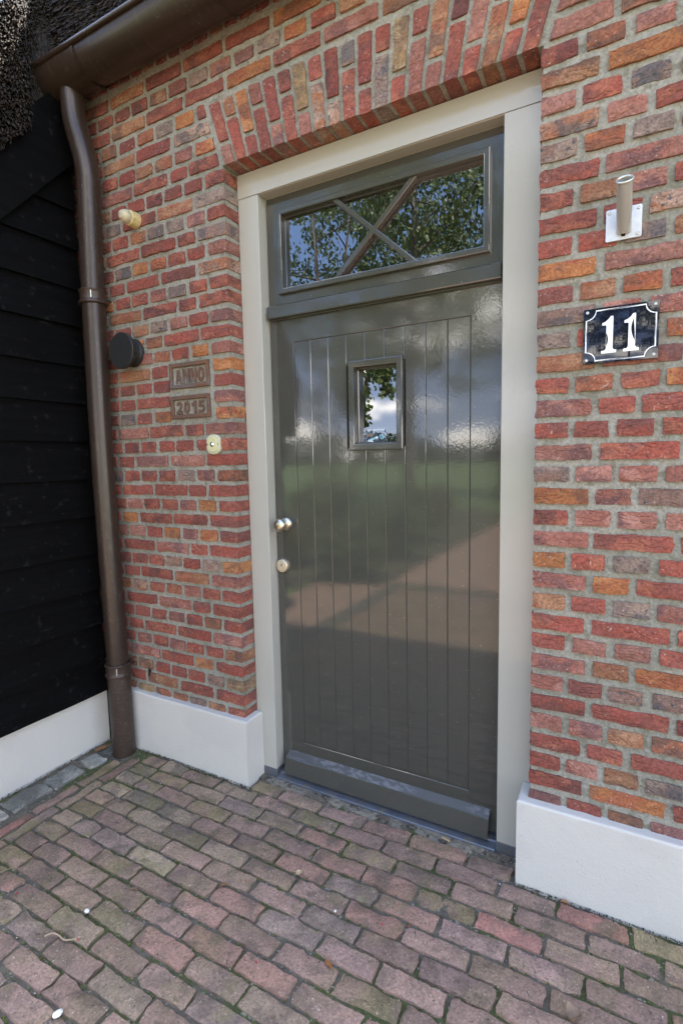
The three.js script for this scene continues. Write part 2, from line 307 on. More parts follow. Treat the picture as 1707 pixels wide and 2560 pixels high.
for (let c = -7; c < 35; c++) {
  const inArch = c < 0 && c >= -4, yy = courseY(c) - TOP;
  const sk = inArch ? 0.3 : 0;
  lay(-1, c, LEFT[c], inArch ? -0.014 - sk * yy : c < -4 ? 0.05 - (c === -6 ? 0.0 : 0.035) : 0, -0.96, inArch ? -sk : 0);
  lay(1, c, RIGHT[c], inArch ? OPEN_R + 0.014 + sk * yy : c < -4 ? 1.14 + (c % 2 ? 0.03 : 0) : OPEN_R, 2.75, inArch ? sk : 0);
}
// courses over the flat arch
for (const [c, s] of [[-5, 'So Sr Sp Sb Sr'], [-6, 'Hp Hg Ho Hr Hb Hr Hp Hr Ho Hb'], [-7, 'Sr So Sr Sb Sr']]) lay(1, c, s, c === -6 ? 0.068 : 0.034, 1.04);
// brick-on-edge course under the gutter
for (let i = 0, x = -0.95; x < 2.7; i++) {
  const w = 0.0555 + rr(-0.003, 0.003), h = 0.095, seed = Math.floor(R() * 1e6);
  bricks.push({ x: x + w / 2, y: 2.944, z: rr(-0.001, 0.001), w, h, c: 'rdrbr'[i % 5], geo: brickGeo(w, h, 0.05, seed), turn: 0, size: seen(x + w / 2, 2.944, w, h) * 0.6 }); x += w + 0.014;
}
const pick = b => brickMats[b.c][Math.floor(h3(Math.round(b.x * 997), Math.round(b.y * 991), 3, 5) * 3)];
bricks.sort((a, b) => b.size - a.size);
const rest = {};
bricks.forEach((b, i) => {
  b.geo.rotateZ(b.turn);
  if (i < 300 && b.size > 0) { const m = mesh('brick', b.geo, pick(b), wall); m.position.set(b.x, b.y, b.z); } else { b.geo.translate(b.x, b.y, b.z); (rest[b.c] ??= []).push(b.geo); }
});
{
  const keys = Object.keys(rest), g = mergeGeometries(keys.map(k => merged(rest[k])), true);
  const m = mesh('further_brick', g, keys.map(k => brickMats[k][1]), wall); m.userData.kind = 'stuff';
}
// flat arch of bricks on end over the door
const arch = new THREE.Group(); arch.name = 'flat_arch'; arch.userData.label = 'flat arch of upright bricks fanning out above the door frame'; wall.add(arch);
{
  const N = 20, B = 0.004, P = (OPEN_R - 2 * B) / N, H = 0.232;
  const cols = 'rp mr or pr dp rr yp rm dm gr dr rg yr rp bp dr pr rb or rr'.split(' ');
  for (let i = 0; i < N; i++) {
    const u = (i + 0.5) / N - 0.5, xb = B + (i + 0.5) * P, lean = u * 2 * 0.07;
    const long = 0.1475 + rr(-0.003, 0.003), gap = 0.0155, parts = i % 2 ? [[0, long, cols[i][1]], [long + gap, H, cols[i][0]]] : [[0, H - long - gap, cols[i][1]], [H - long, H, cols[i][0]]];
    for (const [t0, t1, c] of parts) {
      const h = t1 - t0, wb = 0.0435, seed = Math.floor(R() * 1e6), yc = (t0 + t1) / 2, dep = t0 === 0 ? 0.14 : 0.05;
      const g = brickGeo(wb, h, dep, seed, { rough: 0.9, shape: v => { const t = (yc + v.y) / H; v.x = v.x * (1 + 0.13 * t) + lean * t; } });
      const m = mesh('brick', g, brickMats[c][Math.floor(R() * 3)], arch); m.position.set(xb, TOP + 0.0005 + yc, rr(-0.001, 0.0015));
    }
  }
}
// relief bricks ANNO and 2015
const font = await new FontLoader().loadAsync('fonts/droid/droid_sans_bold.typeface.json');
function relief(text, x0, x1, y0, y1, label) {
  const g = new THREE.Group(); g.name = 'relief_brick'; g.userData.label = label; wall.add(g);
  const s = rectShape(x0, x1, y0, y1), b = 0.0165; s.holes.push(rectShape(x0 + b, x1 - b, y0 + b, y1 - b, THREE.Path));
  const rim = extrude(s, -0.03, 0.0035, 0.003, 2); const p = rim.attributes.position;
  for (let i = 0; i < p.count; i++) p.setXYZ(i, p.getX(i) + 0.0016 * n3(p.getX(i) * 40, p.getY(i) * 40, 1, 301), p.getY(i) + 0.0018 * n3(p.getX(i) * 36, p.getY(i) * 36, 2, 302), p.getZ(i));
  rim.computeVertexNormals(); mesh('rim', rim, reliefClay, g);
  mesh('panel', box(x0 + b - 0.003, x1 - b + 0.003, y0 + b - 0.003, y1 - b + 0.003, -0.03, -0.0105), reliefClay, g);
  const iw = x1 - x0 - 2 * b - 0.022, ih = (y1 - y0 - 2 * b) * 0.82, cw = iw / text.length;
  [...text].forEach((ch, i) => {
    const t = new TextGeometry(ch, { font, size: 0.05, depth: 0.006, curveSegments: 5, bevelEnabled: true, bevelThickness: 0.002, bevelSize: 0.0018, bevelSegments: 2 });
    t.computeBoundingBox(); const bb = t.boundingBox, w = bb.max.x - bb.min.x, h = bb.max.y - bb.min.y;
    t.translate(-(bb.max.x + bb.min.x) / 2, -(bb.max.y + bb.min.y) / 2, 0); t.scale(Math.min(cw * 0.86 / w, 1.05), ih / h, 1);
    t.translate(x0 + b + 0.011 + (i + 0.5) * cw, (y0 + y1) / 2 - 0.001 + rr(-0.0015, 0.0015), -0.0095); { const a = t.attributes.position; for (let k = 0; k < a.count; k++) { const X = a.getX(k), Y = a.getY(k); a.setXYZ(k, X + 0.0016 * n3(X * 120, Y * 120, 0, 321), Y + 0.0016 * n3(X * 110, Y * 110, 4, 322), a.getZ(k) + 0.0014 * n3(X * 90, Y * 90, 8, 323)); } t.computeVertexNormals(); } metreUV(t);
    mesh('letter', t, reliefClay, g);
  });
}
relief('ANNO', -0.331, -0.112, 1.639, 1.741, 'brown clay brick with the raised word ANNO');
relief('2015', -0.333, -0.116, 1.515, 1.609, 'brown clay brick with the raised year 2015');
mesh('weep_vent', merged([box(-0.564, -0.553, 0.347, 0.383, -0.03, 0.0005), ...[0, 1, 2, 3, 4, 5].map(i => box(-0.5635, -0.5535, 0.3495 + i * 0.0055, 0.352 + i * 0.0055, 0.0002, 0.0022))]), blackPlastic, wall);
{ // rendered plinth: front and return into the opening, rounded arris
  const PT = 0.272, T = 0.03;
  const side = s => {
    const e = s < 0 ? T : OPEN_R - T, far = s < 0 ? -0.818 : 2.88, sh = new THREE.Shape();
    const pts = s < 0 ? [[far, -0.02], [far, T], [e, T], [e, -0.0795], [-0.01, -0.0795], [-0.01, -0.02]] : [[far, -0.02], [far, T], [e, T], [e, -0.0795], [OPEN_R + 0.01, -0.0795], [OPEN_R + 0.01, -0.02]];
    const P = pts.map(([x, z]) => new THREE.Vector2(x, -z)); sh.setFromPoints(P);
    const g = new THREE.ExtrudeGeometry(sh, { depth: PT + 0.09 - 0.008, bevelEnabled: true, bevelThickness: 0.008, bevelSize: 0.006, bevelOffset: -0.006, bevelSegments: 3 });
    g.rotateX(-Math.PI / 2); g.translate(0, -0.09, 0); return metreUV(g);
  };
  const l = mesh('plinth', side(-1), plinthMat, wall), r = mesh('plinth', side(1), plinthMat, wall);
  l.userData.label = 'white rendered plinth between downpipe and door'; r.userData.label = 'white rendered plinth under the house number';
}

// ================================================================ DOOR FRAME
const FZ = -0.08, DZ = -0.13, JL = 0.095, JR = 1.008, HB = 2.344;
const frame = thing('door_frame', 'beige-grey painted timber door frame with zinc shoes', 'door frame');
{
  const head = [[FZ, HB + 0.001], [FZ, 2.432], [-0.21, 2.432], [-0.21, HB - 0.02], [DZ - 0.004, HB - 0.02], [DZ - 0.004, HB], [-0.089, HB], [-0.087, HB + 0.004], [FZ - 0.003, HB + 0.0015]];
  mesh('head', profileX(head, 0.0, 1.1195), framePaint, frame);
  const jamb = (x0, x1) => { const g = new RoundedBoxGeometry(x1 - x0, HB - 0.028, 0.13, 3, 0.003); g.translate((x0 + x1) / 2, (HB + 0.0275) / 2, FZ - 0.065); return metreUV(g, 0, 0); };
  mesh('jamb', jamb(0.0, JL), framePaint, frame); mesh('jamb', jamb(JR, 1.1195), framePaint, frame);
  mesh('door_stop', merged([box(JL - 0.002, JL + 0.018, 0.03, HB - 0.02, -0.21, DZ - 0.058), box(JR - 0.018, JR + 0.002, 0.03, HB - 0.02, -0.21, DZ - 0.058)]), framePaint, frame);
  const shoe = (x0, x1) => merged([box(x0, x1, -0.06, 0.0285, -0.2, FZ + 0.0022, 0.0015)]);
  mesh('zinc_shoe', shoe(0.001, JL + 0.002), zinc, frame); mesh('zinc_shoe', shoe(JR - 0.002, 1.1185), zinc, frame);
  mesh('sill', merged([profileX([[FZ + 0.012, -0.05], [FZ + 0.012, -0.001], [FZ + 0.008, 0.002], [-0.1, 0.006], [-0.104, 0.011], [-0.2, 0.013], [-0.2, -0.05]], JL + 0.003, JR - 0.003)]), zinc, frame);
}

// ================================================================ DOOR
const door = thing('door', 'glossy dark olive panelled front door with crossed transom window and small square window', 'door');
const DL = JL + 0.003, DR = JR - 0.003, DB = 0.018, DT = HB - 0.003, PX0 = 0.2075, PX1 = 0.8985, PY0 = 0.15, PY1 = 1.791;
const WX0 = 0.4525, WX1 = 0.666, WY0 = 1.3655, WY1 = 1.689, TX0 = 0.154, TX1 = 0.96, TY0 = 1.974, TY1 = 2.285;
{
  const s = rectShape(DL, DR, DB, DT);
  s.holes.push(rectShape(PX0, PX1, PY0, PY1, THREE.Path), rectShape(TX0 + 0.012, TX1 - 0.012, TY0 + 0.012, TY1 - 0.012, THREE.Path));
  mesh('leaf_frame', extrude(s, DZ - 0.054, DZ, 0.0022, 2), doorPaint, door);
  // planks with V joints
  const pitch = (PX1 - PX0) / 9;
  const plank = (x0, x1, y0, y1) => { const sh = rectShape(x0, x1, y0, y1); return extrude(sh, DZ - 0.03, DZ - 0.0004, 0.0024, 1); };
  for (let i = 0; i < 9; i++) {
    const x0 = PX0 + i * pitch, x1 = x0 + pitch;
    if (i >= 3 && i <= 5) { mesh('plank', plank(x0, x1, PY0, WY0 + 0.012), doorPaint, door); mesh('plank', plank(x0, x1, WY1 - 0.012, PY1), doorPaint, door); } else mesh('plank', plank(x0, x1, PY0, PY1), doorPaint, door);
  }
  mesh('backing', (() => { const b = rectShape(PX0 - 0.02, PX1 + 0.02, PY0 - 0.02, PY1 + 0.02); b.holes.push(rectShape(WX0 + 0.012, WX1 - 0.012, WY0 + 0.012, WY1 - 0.012, THREE.Path)); return extrude(b, DZ - 0.05, DZ - 0.032); })(), doorPaint, door);
  // windows: moulding, inner rebate, pane
  const moulding = (x0, x1, y0, y1, w, proud) => {
    const a = rectShape(x0, x1, y0, y1); a.holes.push(rectShape(x0 + w, x1 - w, y0 + w, y1 - w, THREE.Path));
    const b = rectShape(x0 + w - 0.003, x1 - w + 0.003, y0 + w - 0.003, y1 - w + 0.003), e = w + 0.0055; b.holes.push(rectShape(x0 + e, x1 - e, y0 + e, y1 - e, THREE.Path));
    return merged([extrude(a, DZ - 0.052, DZ + proud, 0.0035, 2), extrude(b, DZ - 0.05, DZ - 0.008, 0.002, 1)]);
  };
  const tw = new THREE.Group(); tw.name = 'transom_window'; tw.userData.label = 'wide transom window with crossed glazing bars'; door.add(tw);
  mesh('moulding', moulding(TX0, TX1, TY0, TY1, 0.0205, 0.016), doorPaint, tw);
  const gx0 = TX0 + 0.02, gx1 = TX1 - 0.02, gy0 = TY0 + 0.02, gy1 = TY1 - 0.02, cx = 0.556, cy = 2.131;
  const tp = new THREE.PlaneGeometry(gx1 - gx0, gy1 - gy0); tp.translate((gx0 + gx1) / 2, (gy0 + gy1) / 2, DZ - 0.0145); mesh('pane', tp, paneGlass, tw);
  for (const d of [-1, 1]) { // glazing bars from edge to edge through the centre
    const a = new THREE.Vector2(cx - 0.136 * d * 1.06, gy0 - 0.002), b = new THREE.Vector2(cx + 0.136 * d * 1.06, gy1 + 0.002), dir = b.clone().sub(a), L = dir.length() + 0.02; dir.normalize();
    const sec = new THREE.Shape([[-0.0165, -0.0128], [-0.0165, 0.004], [-0.0152, 0.0075], [-0.0115, 0.0095], [0.0115, 0.0095], [0.0152, 0.0075], [0.0165, 0.004], [0.0165, -0.0128]].map(q => new THREE.Vector2(...q)));
    const g = new THREE.ExtrudeGeometry(sec, { depth: L, bevelEnabled: false }); g.translate(0, 0, -L / 2); g.rotateX(Math.PI / 2);
    const gg = g; gg.rotateZ(Math.atan2(dir.y, dir.x) - Math.PI / 2); gg.translate((a.x + b.x) / 2, (a.y + b.y) / 2, DZ - 0.0015 + (d > 0 ? 0.0004 : 0));
    // keep the bar inside the rebate
    const p = gg.attributes.position; for (let i = 0; i < p.count; i++) p.setXYZ(i, p.getX(i), clamp(p.getY(i), gy0 - 0.004, gy1 + 0.004), p.getZ(i));
    gg.computeVertexNormals(); mesh('glazing_bar', metreUV(gg), doorPaint, tw);
  }
  const sw = new THREE.Group(); sw.name = 'small_window'; sw.userData.label = 'small upright window in the middle planks'; door.add(sw);
  mesh('moulding', moulding(WX0, WX1, WY0, WY1, 0.0245, 0.02), doorPaint, sw);
  const sp = new THREE.PlaneGeometry(WX1 - WX0 - 0.048, WY1 - WY0 - 0.048); sp.translate((WX0 + WX1) / 2, (WY0 + WY1) / 2, DZ - 0.022); mesh('pane', sp, paneGlass, sw);
  // notice behind the pane
  const cv = document.createElement('canvas'); cv.width = 256; cv.height = 144; const c = cv.getContext('2d');
  c.fillStyle = '#14243c'; c.fillRect(0, 0, 256, 144); c.fillStyle = '#0f2f55'; c.fillRect(0, 80, 150, 64);
  c.fillStyle = '#a9aaa4'; c.font = 'bold 25px sans-serif'; c.fillText('inbraakbeveiliging', 12, 26);
  c.font = 'bold 17px sans-serif'; c.fillText('Van Dongeren', 6, 62); c.fillStyle = '#d79a3c'; c.fillRect(46, 70, 72, 5);
  c.fillStyle = '#8fb9c8'; c.beginPath(); c.ellipse(112, 104, 62, 11, -0.32, 0, 7); c.fill(); c.beginPath(); c.ellipse(206, 84, 24, 25, 0, 0, 7); c.fill(); c.beginPath(); c.moveTo(215, 66); c.lineTo(252, 92); c.lineTo(222, 100); c.fill();
  c.fillStyle = '#3f86a8'; c.beginPath(); c.ellipse(204, 86, 12, 14, 0, 0, 7); c.fill();
  const ct = new THREE.CanvasTexture(cv); ct.colorSpace = THREE.SRGBColorSpace;
  const cg = new THREE.PlaneGeometry(0.1, 0.056); const card = mesh('notice', cg, phys({ map: ct, roughness: 0.5 }), sw); card.position.set(0.535, 1.419, DZ - 0.026);
  // rails
  mesh('drip_rail', profileX([[DZ - 0.001, 1.878], [DZ + 0.011, 1.878], [DZ + 0.011, 1.886], [DZ + 0.015, 1.886], [DZ + 0.015, 1.882], [DZ + 0.0285, 1.8835], [DZ + 0.0298, 1.887], [DZ + 0.0283, 1.928], [DZ + 0.0235, 1.9325], [DZ - 0.001, 1.9395]], 0.1075, 0.9985), doorPaint, door);
  mesh('weather_board', profileX([[DZ - 0.001, 0.02], [DZ + 0.046, 0.02], [DZ + 0.047, 0.024], [DZ + 0.032, 0.081], [DZ + 0.0295, 0.0845], [DZ - 0.001, 0.1015]], 0.1305, 0.977), doorPaint, door);
  const scuffAndSheen = phys({ map: tex(1024, 64, (u, v) => { const k = fb(u, v, 60, 5, 3, 2901), b = ss(0.34, 0.6, fb(u, v, 5, 1, 3, 2905)); return mix3([0.06, 0.06, 0.056], [0.17, 0.165, 0.17], 0.15 + 0.7 * b * ss(0.4, 0.64, k)); }, { rep: 1, repY: 30 }), roughness: 0.4 });  // paler colour stands for sky sheen on the slope, mixed with real paint scuffs
  mesh('scuffed_sheen_edge', profileX([[DZ + 0.0002, 0.1015], [DZ + 0.0002, 0.1026], [DZ + 0.0294, 0.0857], [DZ + 0.0294, 0.0847]], 0.1315, 0.976), scuffAndSheen, door).userData.label = 'sloping top of the weather board with scuffed paint and a painted pale sky sheen';
  // knob and lock
  const knob = new THREE.Group(); knob.name = 'knob'; knob.position.set(0.147, 1.076, DZ); door.add(knob);
  mesh('rose', latheZ([[0.001, 0.016], [0.01, 0.0155], [0.02, 0.012], [0.026, 0.006], [0.0275, 0.001], [0.0275, -0.001]], 48), nickel, knob);
  mesh('grip', latheZ([[0.0001, 0.062], [0.008, 0.0618], [0.016, 0.0605], [0.022, 0.057], [0.0262, 0.05], [0.0266, 0.045], [0.0245, 0.039], [0.019, 0.033], [0.012, 0.027], [0.0098, 0.021], [0.0105, 0.014]], 56), nickel, knob);
  const lock = new THREE.Group(); lock.name = 'lock'; lock.position.set(0.127, 0.9025, DZ); door.add(lock);
  mesh('escutcheon', latheZ([[0.0001, 0.0145], [0.0235, 0.0143], [0.0262, 0.0125], [0.0272, 0.009], [0.028, 0]], 48), nickelSatin, lock);
  const dropS = new THREE.Shape(); dropS.absarc(0.001, 0.004, 0.0115, 0, Math.PI); dropS.lineTo(-0.006, -0.015); dropS.absarc(0.0035, -0.013, 0.006, Math.PI, Math.PI * 2); dropS.closePath();
  mesh('swing_cover', extrude(dropS, 0.0142, 0.0158, 0.0006, 1, 16), nickelSatin, lock);
  const ks = mesh('keyhole', box(-0.0017, 0.0017, -0.0055, 0.0055, 0.0152, 0.0162), blackHole, lock); ks.rotation.z = -0.45; ks.position.set(0.0012, 0.0045, 0);
}

// ================================================================ THINGS ON THE WALL
{ // enamel house number
  const p = thing('house_number', 'black enamel house number plate reading 11 with white border', 'sign', [1.3315, 1.651, 0.003]);
  const W = 0.0885, H = 0.0725, bow = (x, y) => 0.0045 * (1 - (x / W) ** 2) * 0.6 + 0.0045 * (1 - (y / H) ** 2) * 0.5;
  const bend = (g, dz) => { const a = g.attributes.position; for (let i = 0; i < a.count; i++) a.setZ(i, a.getZ(i) + bow(a.getX(i), a.getY(i)) + dz); g.computeVertexNormals(); return metreUV(g); };
  const pl = new RoundedBoxGeometry(2 * W, 2 * H, 0.0024, 2, 0.001); // subdivide for the bow
  const fr = new THREE.PlaneGeometry(2 * W - 0.001, 2 * H - 0.001, 28, 24); fr.translate(0, 0, 0.0013);
  mesh('plate', bend(merged([fr, pl]), 0.003), enamel, p);
  const ring = (o) => { const w = W - o, h = H - o, r = 0.024 - (o - 0.006) * 0.6, s = [];
    const pts = []; const corner = (cx, cy, a0) => { for (let i = 0; i <= 8; i++) { const a = a0 + i / 8 * -Math.PI / 2; pts.push(new THREE.Vector2(cx + r * Math.cos(a), cy + r * Math.sin(a))); } };
    corner(-w, -h, Math.PI / 2); corner(w, -h, Math.PI); corner(w, h, -Math.PI / 2); corner(-w, h, 0);
    return pts; };
  const sub = (pts) => { const out = []; pts.forEach((q, i) => { const n = pts[(i + 1) % pts.length], k = Math.max(1, Math.ceil(q.distanceTo(n) / 0.012)); for (let j = 0; j < k; j++) out.push(q.clone().lerp(n, j / k)); }); return out; };
  const order = pts => pts;
  const o1 = new THREE.Shape(sub(order(ring(0.0055)))), o2 = new THREE.Path(sub(order(ring(0.0088)))); o1.holes.push(o2);
  mesh('border', bend(extrude(o1, 0.0011, 0.0016), 0.003), enamelWhite, p);
  const one = [[-0.0175, -0.0485], [0.0185, -0.0485], [0.0185, -0.0415], [0.013, -0.0405], [0.0098, -0.036], [0.0098, 0.047], [0.0035, 0.047], [-0.002, 0.0395], [-0.009, 0.0335], [-0.0165, 0.031], [-0.0165, 0.0245], [-0.0078, 0.0245], [-0.0065, 0.022], [-0.0065, -0.036], [-0.0095, -0.0405], [-0.0175, -0.0415]];
  for (const x of [-0.026, 0.026]) mesh('digit', bend(extrude(new THREE.Shape(sub(one.map(q => new THREE.Vector2(q[0] + x, q[1])))), 0.0011, 0.0017), 0.003), enamelWhite, p);
  for (const sx of [-1, 1]) for (const sy of [-1, 1]) { const g = latheZ([[0.0001, 0.0034], [0.0016, 0.0034], [0.0018, 0.0022], [0.0026, 0.0034], [0.0038, 0.003], [0.0044, 0]], 20); const m = mesh('screw', g, steel, p); m.position.set(sx * (W - 0.0095), sy * (H - 0.0095), 0.0052); }
}
{ // flagpole holder
  const f = thing('flagpole_holder', 'galvanised steel flagpole holder with angled tube above the house number', 'flag holder', [1.3315, 1.9295, 0.002]);
  const W = 0.0415, H = 0.04, s = new THREE.Shape(), r = 0.005;
  s.moveTo(-W + r, -H); s.lineTo(W - r, -H); s.quadraticCurveTo(W, -H, W, -H + r); s.lineTo(W, H - r); s.quadraticCurveTo(W, H, W - r, H); s.lineTo(-W + r, H); s.quadraticCurveTo(-W, H, -W, H - r); s.lineTo(-W, -H + r); s.quadraticCurveTo(-W, -H, -W + r, -H);
  const hole = new THREE.Path(); hole.absarc(-W + 0.0085, -H + 0.0085, 0.0031, 0, 7); s.holes.push(hole);
  mesh('base_plate', extrude(s, 0, 0.0035, 0.0008, 1), galv, f);
  mesh('tube', (() => { const ro = 0.0178, L = 0.128, g = lathe([[ro - 0.0022, 0.012], [ro - 0.0022, L - 0.002], [ro - 0.001, L + 0.001], [ro + 0.0018, L + 0.0012], [ro + 0.0034, L - 0.0008], [ro + 0.0026, L - 0.0034], [ro, L - 0.0055], [ro, 0.004], [ro - 0.006, 0.001], [0.0001, 0]], 40); g.rotateX(Math.PI * 0.247); g.translate(0.001, -0.021, 0.002); return g; })(), steel, f);
  mesh('drain_slot', box(-0.0045, 0.0045, -0.0325, -0.023, 0.003, 0.0042), blackHole, f);
  for (const [sx, sy] of [[-1, 1], [1, 1], [1, -1]]) { const m = mesh('screw', latheZ([[0.0001, 0.0022], [0.0018, 0.0022], [0.002, 0.0012], [0.003, 0.0026], [0.0042, 0.002], [0.0048, 0]], 20), steel, f); m.position.set(sx * (W - 0.0085), sy * (H - 0.0085), 0.0035); }
  mesh('screw_hole', (() => { const g = new THREE.CircleGeometry(0.0032, 16); g.translate(-W + 0.0085, -H + 0.0085, 0.0006); return metreUV(g); })(), blackHole, f);
}
{ // door bell
  const b = thing('doorbell', 'cream oval doorbell with chrome push button beside the door frame', 'doorbell', [-0.099, 1.4035, 0]);
  const oval = (w, h) => { const s = new THREE.Shape(), r = w; s.moveTo(-w, -h * 0.52); s.absellipse(0, -h * 0.42, w, h * 0.58, Math.PI, 2 * Math.PI); s.absellipse(0, h * 0.42, w, h * 0.58, 0, Math.PI); s.closePath(); return s; };
  mesh('cover', extrude(oval(0.0345, 0.0405), 0, 0.0125, 0.005, 4, 20), creamDull, b);
  mesh('inner_cover', extrude(oval(0.0225, 0.0315), 0.012, 0.0165, 0.0025, 3, 20), creamPlastic, b);
  const bt = mesh('button', latheZ([[0.0001, 0.006], [0.0035, 0.0056], [0.0055, 0.004], [0.006, 0.0018], [0.0085, 0.0022], [0.0098, 0.0012], [0.0102, 0]], 32), phys({ color: rgb(0.75, 0.75, 0.76), metalness: 1, roughness: 0.12 }), b); bt.position.z = 0.0162;
  for (const s of [-1, 1]) { const m = mesh('notch', new RoundedBoxGeometry(0.004, 0.0055, 0.002, 1, 0.0006), blackPlastic, b); m.position.set(s * 0.029, 0, 0.0122); }
}
{ // round black flue cap
  const v = thing('flue_cap', 'round black metal vent cap on short pipe beside the downpipe', 'vent', [-0.536, 1.811, 0]);
  mesh('pipe', latheZ([[0.052, 0.052], [0.053, 0.016], [0.0575, 0.014], [0.06, 0.004], [0.06, -0.002]], 56), blackPlastic, v);
  mesh('cap', latheZ([[0.0001, 0.0705], [0.071, 0.0705], [0.0745, 0.0695], [0.0755, 0.067], [0.0745, 0.054], [0.071, 0.053], [0.0001, 0.053]], 72), blackPlastic, v);
}
{ // small yellowed plastic lamp fitting
  const l = thing('light_sensor', 'small yellowed plastic light sensor with clear dome above the vent cap', 'sensor', [-0.4755, 2.344, 0]); l.scale.setScalar(1.2);
  const n = latheZ([[0.0255, 0.001], [0.026, 0.003], [0.0262, 0.008], [0.0252, 0.0088], [0.0262, 0.0096], [0.0258, 0.014], [0.0248, 0.0148], [0.0256, 0.0156], [0.0248, 0.034], [0.0235, 0.036], [0.0215, 0.0362]], 48);
  mesh('base', n, oldPlastic, l);
  mesh('dome', latheZ([[0.021, 0.035], [0.0213, 0.046], [0.0205, 0.053], [0.0175, 0.059], [0.0145, 0.061], [0.0138, 0.064], [0.011, 0.067], [0.005, 0.0685], [0.0001, 0.0688]], 48), phys({ color: rgb(0.78, 0.72, 0.5), transmission: 0.45, thickness: 0, roughness: 0.28 }), l);
  mesh('sensor_core', latheZ([[0.012, 0.035], [0.011, 0.05], [0.004, 0.058], [0.0001, 0.0585]], 24), phys({ color: rgb(0.6, 0.55, 0.42), roughness: 0.4 }), l);
}

// ================================================================ GUTTER AND DOWNPIPE
{
  const g = thing('roof_gutter', 'dark half-round metal gutter running under the thatch', 'gutter');
  const cy = 2.945, cz = 0.097, r = 0.091;
  const arc = (ra, n, flip) => { const a = []; for (let i = 0; i <= n; i++) { const t = Math.PI + Math.PI * i / n; a.push([cz - ra * Math.cos(t), cy + ra * Math.sin(t)]); } return flip ? a.reverse() : a; };
  const shell = (ro, ri, x0, x1) => { const q = profileX([...arc(ro, 28), ...arc(ri, 28, true)], x0, x1); const w = mergeVertices(clean(q), 1e-5); return w; };
  const trough = x0 => 0;
  const smooth = (ro, x0, x1) => { // smooth half tube
    const pos = [], idx = [], N = 40; for (let i = 0; i <= N; i++) { const t = Math.PI * i / N; for (const x of [x0, x1]) pos.push(x, cy - ro * Math.sin(t), cz + ro * Math.cos(t)); }
    for (let i = 0; i < N; i++) { const a = i * 2; idx.push(a, a + 1, a + 2, a + 1, a + 3, a + 2); }
    const q = new THREE.BufferGeometry(); q.setAttribute('position', new THREE.Float32BufferAttribute(pos, 3)); q.setIndex(idx); q.computeVertexNormals(); return metreUV(q);
  };
  mesh('trough', smooth(r, -0.83, 2.9), gutterPaint, g);
  mesh('seam_sleeve', merged([smooth(r + 0.0025, -0.83, -0.556), smooth(r + 0.0045, -0.572, -0.556)]), gutterPaint, g);
  mesh('seam_sleeve', smooth(r + 0.0025, 0.085, 0.125), gutterPaint, g);
  const bead = new THREE.CylinderGeometry(0.0105, 0.0105, 3.73, 20); bead.rotateZ(Math.PI / 2); bead.translate(1.035, cy + 0.001, cz + r + 0.004); mesh('bead', metreUV(bead), gutterPaint, g);
  const cap = new THREE.Shape(); cap.absarc(0, 0, r, Math.PI, 2 * Math.PI); cap.closePath();
  const cg = new THREE.ExtrudeGeometry(cap, { depth: 0.004, bevelEnabled: false, curveSegments: 24 }); cg.rotateY(Math.PI / 2); cg.translate(-0.832, cy, cz); mesh('end_cap', metreUV(cg), gutterPaint, g);
}
{
  const d = thing('downpipe', 'brown metal downpipe with two collars standing in the corner by the black boards', 'downpipe');
  const path = new THREE.CatmullRomCurve3([[-0.659, 0.02, 0.083], [-0.672, 0.7, 0.082], [-0.684, 1.4, 0.08], [-0.678, 2.1, 0.078], [-0.664, 2.49, 0.076], [-0.664, 2.56, 0.077], [-0.676, 2.645, 0.084], [-0.694, 2.725, 0.092], [-0.702, 2.79, 0.096], [-0.703, 2.87, 0.097]].map(p => new THREE.Vector3(...p)), false, 'catmullrom', 0.5);
  const tg = new THREE.TubeGeometry(path, 90, 0.0465, 36); mesh('pipe', tg, pipePaint, d);
  const at = y => { let lo = 0, hi = 1; for (let i = 0; i < 30; i++) { const m = (lo + hi) / 2; path.getPoint(m).y < y ? lo = m : hi = m; } return path.getPoint(lo); };
  const collar = (y, name) => {
    const g = lathe([[0.049, 0.034], [0.055, 0.034], [0.0578, 0.0315], [0.0578, 0.0275], [0.0525, 0.0255], [0.0525, 0.006], [0.0535, 0.003], [0.0525, 0], [0.0525, -0.01], [0.0565, -0.0125], [0.0585, -0.018], [0.0565, -0.0225], [0.049, -0.024]], 40);
    const m = mesh(name, g, pipeWorn, d), c = at(y); m.position.copy(c);
    const pin = new THREE.CylinderGeometry(0.0035, 0.0035, 0.03, 12); pin.translate(0.04, 0.008, 0.0395); mesh('hinge_pin', pin, steel, m);
    const stay = new THREE.CylinderGeometry(0.004, 0.004, 0.085, 10); stay.rotateX(Math.PI / 2); stay.translate(0.012, 0.008, -0.085); mesh('wall_stay', stay, pipeWorn, m);
  };
  collar(2.04, 'collar'); collar(0.39, 'collar');
  const lower = new THREE.CatmullRomCurve3([at(0.372), at(0.2), at(0.021).setY(-0.02)]);
  mesh('ground_sleeve', new THREE.TubeGeometry(lower, 20, 0.05, 36), pipeWorn, d);
}

